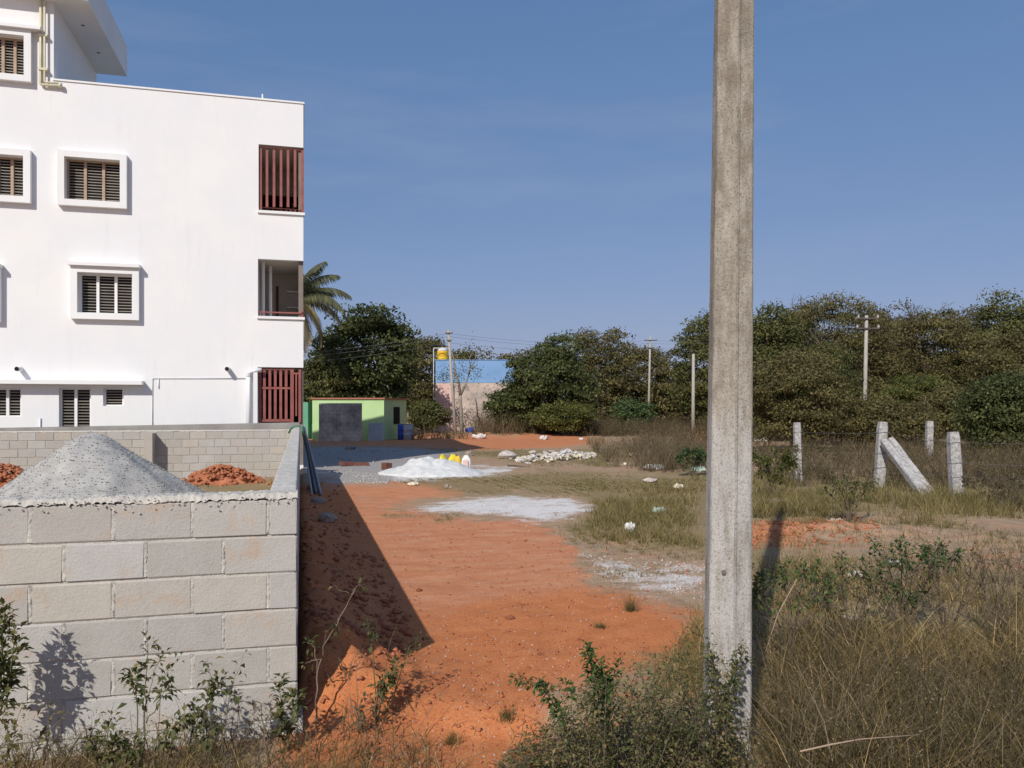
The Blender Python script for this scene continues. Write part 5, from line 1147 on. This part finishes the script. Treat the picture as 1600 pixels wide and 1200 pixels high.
for k, (px, py, s, lab) in enumerate(((497, 789, .26, 'upper grey stone in the shaded bank beside the wall'), (512, 822, .34, 'larger flat stone in the shaded bank beside the wall'), (486, 770, .2, 'small stone at the wall foot near the rods'), (548, 702, .5, 'pale boulder in the building shadow'), (733, 712, .4, 'grey stone behind the white sack'))):
    x, y = gnd(px, py); o = place('stone', rock_mesh('stone', 80 + k, 'stone', 2, 0.16), (x, y, gh(x, y) + s * 0.15), (s, s * .8, s * .55), (0.1, 0.1, k)); tag(o, lab, 'stone', 'loose stones')
for k, (px, py, s, lab) in enumerate(((797, 967, .085, 'flat reddish stone alone on the red earth'), (655, 925, .08, 'small brown clod near the shadow edge on red earth'), (845, 1024, .06, 'little dark clod on the red earth'))):
    x, y = gnd(px, py); o = place('clod', rock_mesh('clod', 95 + k, 'clod', 2, 0.2), (x, y, gh(x, y) + s * 0.12), (s, s * .7, s * .45), (0.1, 0, k)); tag(o, lab, 'clod', 'loose clods')
# sacks on the dust heap
def sack(px, py, wpx, hpx, D, mat, label, tilt, lean, print_=None, seed=0):
    b = at(px, py, D); wd = wpx / 1250 * D; hh = hpx / 1250 * D; b[2] = max(gh(b[0], b[1]), b[2]) - 0.03
    o = thing('sack', b, label, 'sack', 'sacks on the stone dust'); n, k = 12, 18; V, Fc = [], []
    for i in range(n):
        t = i / (n - 1); prof = (0.86 + 0.28 * math.sin(math.pi * min(1, t * 1.15)) ** 0.8) * (1 if t < .82 else 1 - 0.35 * (t - .82) / .18)
        th = 0.62 * prof * (1 if t < .7 else 1 - 0.75 * (t - .7) / .3)
        for j in range(k):
            a = 2 * math.pi * j / k; ca_ = math.copysign(abs(math.cos(a)) ** .6, math.cos(a)); sa_ = math.copysign(abs(math.sin(a)) ** .6, math.sin(a))
            q = 1 + 0.10 * (float(vnoise(t * 5 + seed, j * .8, seed)) - .5); z = hh * t + (0.03 * math.sin(j * 2.1 + seed) if i == n - 1 else 0)
            u = ca_ * wd * .5 * prof * q + lean * hh * t; v = sa_ * wd * .5 * th * q; V.append(loc(b, u * math.cos(tilt) - v * math.sin(tilt), u * math.sin(tilt) + v * math.cos(tilt), b[2] + z))
    for i in range(n - 1):
        for j in range(k): q = i * k; Fc.append((q + j, q + (j + 1) % k, q + k + (j + 1) % k, q + k + j))
    Fc.append(tuple((n - 1) * k + j for j in range(k))); obj('bag', V, Fc, mat, o, smooth=True)
    if print_:
        f0 = -wd * 0.30 - 0.055; cbox(MB(), b, -wd * .3, wd * .26, f0 - 0.01, f0 + 0.02, b[2] + hh * .18, b[2] + hh * .72).build('printed_panel', print_, o)
sack(728, 733, 13.5, 22, 23.2, 'whitebag', 'upright white sack with pink printed panel on the dust heap', 0.1, 0.02, 'pinkprint', 1)
sack(716.5, 733, 11, 22, 23.4, 'goldbag', 'golden yellow sack leaning beside the white sack', -0.3, -0.12, None, 2)
sack(706, 733, 13, 21.5, 24.0, 'yellowbag', 'bright yellow sack behind the golden one', 0.4, 0.1, None, 3)
sack(694, 733, 12, 21, 24.2, 'yellowbag', 'bright yellow sack at the left end of the sacks on the heap', 0.9, -0.2, None, 4)
# planks and tarpaulin scraps in the shade
for k, (px, py, wd, h, lab, mt, ang) in enumerate(((553, 728, 0.9, .12, 'dark red board lying on the shaded gravel', 'plank', .2), (604, 734, .22, .2, 'dark red block at the left edge of the white heap', 'plank', .5), (810, 730, .7, .05, 'thin dark stick at the right end of the dust heap', 'bark', -.4))):
    x, y = gnd(px, py); z = gh(x, y); m = MB(); m.box(-wd / 2, wd / 2, -.12 if h > .06 else -.03, .12 if h > .06 else .03, 0.0, h)
    o = m.build('board' if mt == 'plank' else 'stick', mt); o.location = (x, y, z); o.rotation_euler = (0, 0.06, ang); setbevel(o, .008); tag(o, lab, 'board' if mt == 'plank' else 'stick')
# rods leaning on the far end of the side wall
rr = thing('rod_bundle', (0.12, 19.5, gh(0.12, 19.5)), 'bundle of dark pipes and rods leaning on the side wall end', 'rods')
for k in range(7):
    yb = 15.6 + random.uniform(0, 1.4); xb = 0.22 + 0.03 * k; MB().tube([(xb, yb, gh(xb, yb) + 0.02), (0.03 + 0.012 * k, 21.2 + random.uniform(-.3, .3), 1.28 + 0.05 * random.random())], 0.019, 7).build('rod', 'blackpipe' if k % 3 else 'sheet', rr)
hh_ = [(-0.28, 19.9, 1.18), (-0.22, 19.9, 1.30), (-0.14, 19.85, 1.345), (-0.02, 19.85, 1.35), (0.05, 19.8, 1.3), (0.06, 19.8, 1.1)]
o = MB().tube(hh_, 0.022, 8).build('hose', 'hose', smooth=True); tag(o, 'short green hose looped over the far end of the side wall', 'hose')

# ------------------------------------------------------------------ weeds and shrubs one can tell apart
def leaf_blades(P, dirs, L, W, tint):
    """Folded pointed leaves (4 triangles), P base, dirs pointing."""
    n = len(P); up = np.tile(np.array((0, 0, 1.0)), (n, 1)) + 0.5 * unit(n); s = np.cross(dirs, up); s /= np.linalg.norm(s, axis=1, keepdims=True) + 1e-9; nn = np.cross(s, dirs)
    L = L[:, None]; W = W[:, None]; m1 = P + dirs * L * .45
    V = np.stack([P, m1 + s * W * .5 + nn * W * .22, m1 - nn * 0.0, m1 - s * W * .5 + nn * W * .22, P + dirs * L - nn * L * .22], 1).reshape(-1, 3)
    f = np.array([(0, 1, 2), (0, 2, 3), (1, 4, 2), (2, 4, 3)]); Fc = (f[None] + (np.arange(n) * 5)[:, None, None]).reshape(-1, 3)
    return V, Fc, np.repeat(tint, 5)
def weed(name, stems, D0, label, mat='leaf_weed', stem_mat='greenstem', leaf=0.04, cat='weed', group=None, base=None, seed=0, width=0.55):
    """stems: list of (pixel path base->tip, distance offset at tip, leaf count, start fraction, radius)."""
    b = at(stems[0][0][0][0], 900, D0); 
    if base is not None: b = np.array((base[0], base[1], 0.0))
    b[2] = gh(b[0], b[1]); o = thing(name, b, label, cat, group); mb = MB(); PP, DD, LL, TT = [], [], [], []
    for path, dd, nl, t0, rad in stems:
        pts = []
        for i, (px, py) in enumerate(path): pts.append(at(px, py, D0 + dd * i / max(1, len(path) - 1)))
        g0 = gh(pts[0][0], pts[0][1]); pts[0][2] = min(pts[0][2], g0 + 0.0) if pts[0][2] < g0 + 0.25 else pts[0][2]
        # resample, with a little wobble
        q = []; 
        for i in range(len(pts) - 1):
            for k in range(5): t = k / 5; q.append(pts[i] * (1 - t) + pts[i + 1] * t + rng.normal(0, .004, 3) * (k > 0))
        q.append(pts[-1]); n = len(q); mb.tube(q, [rad * (1 - .75 * i / n) for i in range(n)], 5)
        for _ in range(int(nl * 1.3)):
            t = t0 + (1 - t0) * rng.random(); i = min(int(t * (n - 1)), n - 2); f = t * (n - 1) - i; p = q[i] * (1 - f) + q[i + 1] * f
            ax = q[i + 1] - q[i]; ax = ax / (np.linalg.norm(ax) + 1e-9); d = unit(1)[0] * 1.0 + ax * .35; d[2] -= .1; d /= np.linalg.norm(d)
            off = d * rng.uniform(0, leaf * 1.1); PP.append(p + off); DD.append(d); LL.append(1.25 * leaf * rng.uniform(.55, 1.35) * (1.15 - .45 * t)); TT.append(np.clip(rng.normal(.45, .22), 0, 1))
    mb.build('stem', stem_mat, o, smooth=True)
    if PP:
        LL = np.array(LL); V, Fc, T = leaf_blades(np.array(PP), np.array(DD), LL, LL * width, np.array(TT)); obj('foliage', V, Fc, mat, o, tint=T)
    return o
W_ = 'weeds along the block wall'
weed('leafy_weed', [([(-6, 1200), (-2, 1080), (6, 1000), (8, 950)], 0, 170, .2, .008), ([(-4, 1120), (14, 1060), (22, 985)], -.05, 90, .3, .005), ([(-4, 1110), (-14, 1040), (-8, 975)], 0, 80, .3, .005)], 3.80, 'tall leafy weed at the left edge casting a shadow on the wall', leaf=.042, group=W_)
weed('leafy_weed', [([(225, 1250), (225, 1120), (228, 1060), (230, 1000)], 0, 34, .45, .004), ([(222, 1150), (212, 1080), (202, 1042)], 0, 60, .45, .004), ([(228, 1130), (252, 1090), (262, 1068)], 0, 34, .5, .003), ([(240, 1160), (255, 1060), (285, 1022)], 0, 18, .5, .002), ([(235, 1200), (262, 1140), (290, 1120)], 0, 60, .3, .004), ([(226, 1120), (240, 1050), (255, 1020)], 0, 16, .5, .002)], 3.78, 'weed with dark leaf clusters and seed spikes left of centre on the wall', leaf=.036, group=W_)
weed('leafy_weed', [([(285, 1250), (300, 1140), (330, 1085), (345, 1062)], 0, 80, .35, .004), ([(300, 1150), (310, 1120), (296, 1100)], 0, 36, .4, .003), ([(340, 1200), (355, 1110), (362, 1078), (380, 1020)], 0, 12, .6, .0025), ([(330, 1190), (330, 1070), (324, 1030)], 0, 14, .6, .002), ([(295, 1190), (320, 1150), (338, 1130)], 0, 50, .3, .003)], 3.85, 'arching leafy weed with thin bare spikes before the wall', leaf=.036, group=W_)
weed('leafy_weed', [([(440, 1200), (438, 1120), (440, 1055)], 0, 70, .4, .004), ([(445, 1160), (458, 1110), (465, 1085)], 0, 55, .4, .003), ([(445, 1200), (450, 1150), (440, 1130)], 0, 40, .3, .003)], 4.1, 'small leafy weed at the free corner of the wall', leaf=.04, group=W_)
weed('dry_weed', [([(420, 1200), (408, 1100), (396, 1095), (396, 1150)], 0, 6, .5, .004), ([(370, 1200), (372, 1100), (366, 1080)], 0, 22, .4, .003), ([(400, 1190), (418, 1120), (430, 1105)], 0, 10, .5, .003)], 3.95, 'bent dry stalks in front of the wall near its corner', 'leaf_brown', 'twig', .026, 'weed', W_)
weed('leafy_weed', [([(155, 1250), (150, 1180), (140, 1140)], 0, 50, .2, .004), ([(165, 1250), (175, 1170), (185, 1150)], 0, 60, .2, .004), ([(180, 1250), (200, 1180), (212, 1160)], 0, 60, .2, .004), ([(150, 1250), (168, 1150), (175, 1115)], 0, 16, .5, .002)], 3.7, 'low leafy weed clump at the bottom left of the wall', leaf=.036, group=W_)
weed('dry_weed', [([(30, 1250), (20, 1160), (36, 1098)], 0, 40, .2, .003), ([(10, 1250), (12, 1140), (4, 1100)], 0, 50, .2, .003), ([(80, 1250), (72, 1150), (108, 1110)], 0, 12, .4, .003), ([(85, 1250), (75, 1140), (70, 1100)], 0, 10, .4, .002)], 3.65, 'thin olive weed in the bottom left corner', 'leaf_olive', 'twig', .03, 'weed', W_)
weed('sapling', [([(495, 1145), (495, 1060), (505, 1010), (540, 950), (556, 918)], 0, 0, .6, .006), ([(495, 1050), (492, 1010), (480, 1005)], 0, 16, .4, .003), ([(500, 1030), (480, 1035), (470, 1040)], 0, 10, .4, .003), ([(530, 965), (524, 975), (532, 985)], 0, 7, .3, .002), ([(548, 930), (558, 915), (572, 914)], 0, 9, .3, .002), ([(545, 925), (530, 922), (520, 910)], 0, 3, .6, .002), ([(505, 1012), (510, 990), (516, 980)], 0, 5, .4, .002)], 4.45, 'thin bare sapling with few yellow leaves against the shadowed bank', 'leaf_weed', 'twig', .035, 'sapling', width=.4)
weed('leafy_weed', [([(588, 1135), (585, 1060), (582, 1000), (576, 972)], 0, 36, .62, .005), ([(588, 1120), (590, 1075), (612, 1060), (622, 1030)], .1, 90, .3, .004), ([(588, 1110), (600, 1080), (594, 1060)], 0, 40, .3, .003), ([(600, 1090), (640, 1010), (662, 995)], .4, 26, .3, .003), ([(590, 1100), (610, 1000), (620, 975)], .2, 0, .9, .003)], 4.5, 'leafy weed with a tuft at its tip on the sunlit red mound', leaf=.034)
weed('dry_weed', [([(560, 1150), (556, 1050), (570, 1010)], .2, 4, .5, .003), ([(550, 1150), (545, 1060), (552, 1025)], .1, 0, .5, .002), ([(570, 1150), (585, 1120), (592, 1075)], .1, 14, .3, .003), ([(540, 1160), (570, 1110), (600, 1090)], 0, 14, .3, .003), ([(510, 1150), (560, 1105), (580, 1095)], 0, 0, .3, .002), ([(575, 1160), (560, 1110), (572, 1080)], 0, 30, .2, .003), ([(640, 1150), (690, 1080), (710, 1065)], .5, 0, .2, .002)], 4.35, 'tangle of dry stalks on the red mound', 'leaf_brown', 'twig', .028)
# bush and vine round the near pole
def bush_near():
    D = 3.95; b = at(985, 1220, D); b[2] = gh(b[0], b[1]); o = thing('leafy_bush', b, 'sprawling leafy bush growing at the left of the near concrete pole', 'bush'); mb = MB(); PP, DD, LL, TT = [], [], [], []
    outline = [(845, 1150), (880, 1085), (920, 1060), (960, 1030), (1010, 1015), (1060, 985), (1095, 990), (1140, 1060), (1150, 1130)]
    ox = np.array([p[0] for p in outline]); oy = np.array([p[1] for p in outline])
    for k in range(200):
        px = random.uniform(825, 1150); f_ = random.random() ** 1.4; top = np.interp(px, ox, oy) + 150 * f_ + random.uniform(-14, 14) + 30 * (vnoise(px / 38.0, 0.3, 6) - .5); dd = random.uniform(-.45, .45) + (-.22 if px > 1095 else 0)
        s = at(px + random.uniform(-90, 90), 1240, D + dd * .5); s[2] = gh(s[0], s[1]); e = at(px, top, D + dd)
        if e[2] < s[2] + .06: e[2] = s[2] + .08
        mid = (s + e) / 2 + rng.normal(0, .07, 3); mb.tube([s, mid, e], [.0028, .002, .001], 4)
        tn = rng.normal(.55, .16); nl = 62
        for _ in range(nl):
            t = rng.random() ** .75; p = s * (1 - t) ** 2 + 2 * mid * t * (1 - t) + e * t * t
            d = unit(1)[0]; d[2] = d[2] * .6 + .15; PP.append(p + d * rng.uniform(0, .06)); DD.append(d / np.linalg.norm(d)); LL.append(rng.uniform(.011, .027)); TT.append(np.clip(tn + rng.normal(0, .2), 0, 1))
    mb.build('stem', 'bark', o); LL = np.array(LL); V, Fc, T = leaf_blades(np.array(PP), np.array(DD), LL, LL * .62, np.array(TT)); obj('foliage', V, Fc, 'leaf_weed', o, tint=T)
bush_near()
weed('leafy_shoot', [([(935, 1130), (928, 1060), (918, 1004)], 0, 140, .2, .004), ([(940, 1130), (945, 1070), (938, 1040)], 0, 110, .2, .004), ([(945, 1120), (958, 1060), (964, 1028)], 0, 40, .3, .003), ([(950, 1130), (940, 1100), (950, 1068)], 0, 120, .1, .004)], 3.75, 'upright dark green leafy shoots rising from the bush', 'leaf_shoot', leaf=.03, cat='shoots')
weed('leafy_shoot', [([(880, 1160), (870, 1110), (848, 1070), (803, 1060)], 0, 190, .15, .004), ([(880, 1140), (895, 1090), (880, 1062)], 0, 36, .4, .003)], 3.8, 'arching leafy shoot reaching left from the bush over red earth', 'leaf_shoot', leaf=.026, cat='shoots')
weed('vine', [([(1115, 1230), (1120, 1130), (1118, 1060), (1108, 1015)], -.05, 130, .1, .004), ([(1125, 1200), (1138, 1110), (1148, 1060), (1150, 1010)], -.05, 120, .1, .004), ([(1120, 1160), (1130, 1080), (1160, 1040), (1163, 1008)], -.05, 80, .3, .003), ([(1128, 1230), (1140, 1180), (1168, 1190)], 0, 8, .3, .003)], 3.86, 'leafy vine climbing the foot of the near concrete pole', 'leaf_weed', leaf=.028, cat='vine')
weed('leafy_weed', [([(1178, 1000), (1176, 950), (1180, 905)], 0, 36, .5, .004), ([(1178, 980), (1186, 940), (1182, 912)], 0, 30, .5, .003)], 4.6, 'small dark leafed weed touching the right edge of the pole', leaf=.036)
# twiggy weeds in the right foreground
def twiggy(px, py_b, py_t, D, n, label, leaves, seed, mat='leaf_shoot', lf=.034, span=130, rad=.0065):
    r = random.Random(seed); st = []; sc = 5.5 / D
    for k in range(n):
        f = (k + .5) / n - .5; tx = px + f * span + r.uniform(-22, 22) * sc; ty = py_t + abs(f) * 60 * sc + r.uniform(-12, 30) * sc; m1 = (px + (tx - px) * .25 + r.uniform(-10, 10) * sc, py_b + (ty - py_b) * .4); m2 = (px + (tx - px) * .65 + r.uniform(-12, 12) * sc, py_b + (ty - py_b) * .72)
        st.append(([(px + r.uniform(-4, 4), py_b), m1, m2, (tx, ty)], r.uniform(-.4, .4), int(leaves * r.uniform(.1, 1.3)), .84, rad))
        for j in range(5):
            m_ = m2 if j < 3 else m1; e = (m_[0] + r.uniform(-44, 44) * sc, m_[1] - r.uniform(10, 60) * sc); st.append(([m_, ((m_[0] + e[0]) / 2 + r.uniform(-6, 6) * sc, (m_[1] + e[1]) / 2), e], r.uniform(-.1, .1), int(leaves * .3 * r.random()), .7, rad * .45))
    return weed('twiggy_weed', st, D, label, mat, 'bark', lf, 'weed', 'twiggy weeds in the right foreground')
twiggy(1235, 1040, 868, 5.4, 6, 'bright leafed twiggy weed in the pole shadow', 50, 1)
twiggy(1325, 1060, 862, 5.5, 7, 'dark stemmed twiggy weed left of the tallest one', 34, 2, 'leaf_mid')
twiggy(1412, 1010, 838, 6.2, 9, 'tallest dark twiggy weed with leaf tufts in the right foreground', 60, 3, 'leaf_shoot', .04, 190, .008)
twiggy(1478, 1030, 850, 6.0, 8, 'bare grey twiggy weed right of the tallest one', 10, 4, 'leaf_olive')
twiggy(1560, 1010, 846, 6.0, 7, 'bare twiggy weed near the right edge of the foreground', 12, 5, 'leaf_olive')
twiggy(1290, 980, 880, 7.0, 5, 'small leafy weed between the pole shadow and the pale rubble', 40, 11, 'leaf_shoot', .036, 90)
twiggy(1330, 812, 742, 12.2, 7, 'dark leafed weed between the red ridge and the braced post', 40, 6, 'leaf_mid', .06, 110, .01)
twiggy(1205, 782, 706, 15.5, 8, 'green weed clump beside the near pole in middle distance', 110, 7, 'leaf_green', .07, 90)
twiggy(1085, 748, 700, 21.0, 7, 'green weed just left of the near pole in middle distance', 90, 8, 'leaf_bright', .08, 50)
twiggy(1255, 772, 690, 18.0, 8, 'grey green weed in front of the leftmost fence post', 60, 9, 'leaf_olive', .06, 110)
twiggy(1560, 800, 735, 14.0, 8, 'dark tangled weed right of the thick fence post', 50, 10, 'leaf_brown', .06, 130)
# small tufts on the red earth
for k, (px, py, lab) in enumerate(((707, 1130, 'left dark dry tuft on the front edge of red earth'), (792, 1110, 'right grey green tuft on the front edge of red earth'), (985, 955, 'lone green tuft on red earth near the rubble chips'), (938, 980, 'tiny green sprig on red earth'))):
    x, y = gnd(px, py); z = gh(x, y); D = c2(x, y)[1]; n = 170; s = (12 if k < 2 else 7) / 1250 * D
    xx = x + rng.normal(0, s * .6, n); yy = y + rng.normal(0, s * .6, n); V, Fc, T = blades(xx, yy, np.full(n, z), rng.uniform(.5, 1.5, n) * s * (1.6 if k != 2 else 4), np.full(n, .003), rng.uniform(.2, 1.3, n), np.clip(rng.normal(.3, .2, n), 0, 1), 2)
    o = obj('grass_tuft', V, Fc, 'grass' if k == 0 else 'grass_olive', tint=T); tag(o, lab, 'grass tuft', 'tufts on the red earth')
# dry sticks lying about
for k, (pts, lab, r_) in enumerate((([(786, 1147), (810, 1142), (842, 1135)], 'pale peeled stick lying on the red earth by the bush', .007), ([(1250, 1174), (1300, 1163), (1345, 1155), (1437, 1148)], 'long pale dry stalk lying across the foreground grass', .0035), ([(768, 1158), (790, 1166), (806, 1182)], 'thin pale twig curling on the red earth', .003), ([(1183, 1000), (1215, 960), (1245, 905)], 'straw coloured stalk leaning beside the pole shadow', .004))):
    P = []
    for px, py in pts:
        z0 = .42 if k == 1 else (.0 if k != 3 else (1000 - py) / 1250 * 5.2); D = dist(py, z0) if k != 3 else 5.2; p = at(px, py, D); p[2] = gh(p[0], p[1]) + .01 if k not in (1, 3) else p[2]; P.append(p)
    if k == 3: P[0][2] = gh(P[0][0], P[0][1])
    o = MB().tube(P, [r_, r_, r_ * .6] if len(P) == 3 else [r_, r_ * 1.2, r_ * .8, r_ * .4], 5).build('stick', M['mortar'] if False else 'wood', smooth=True); tag(o, lab, 'stick', 'dry sticks')
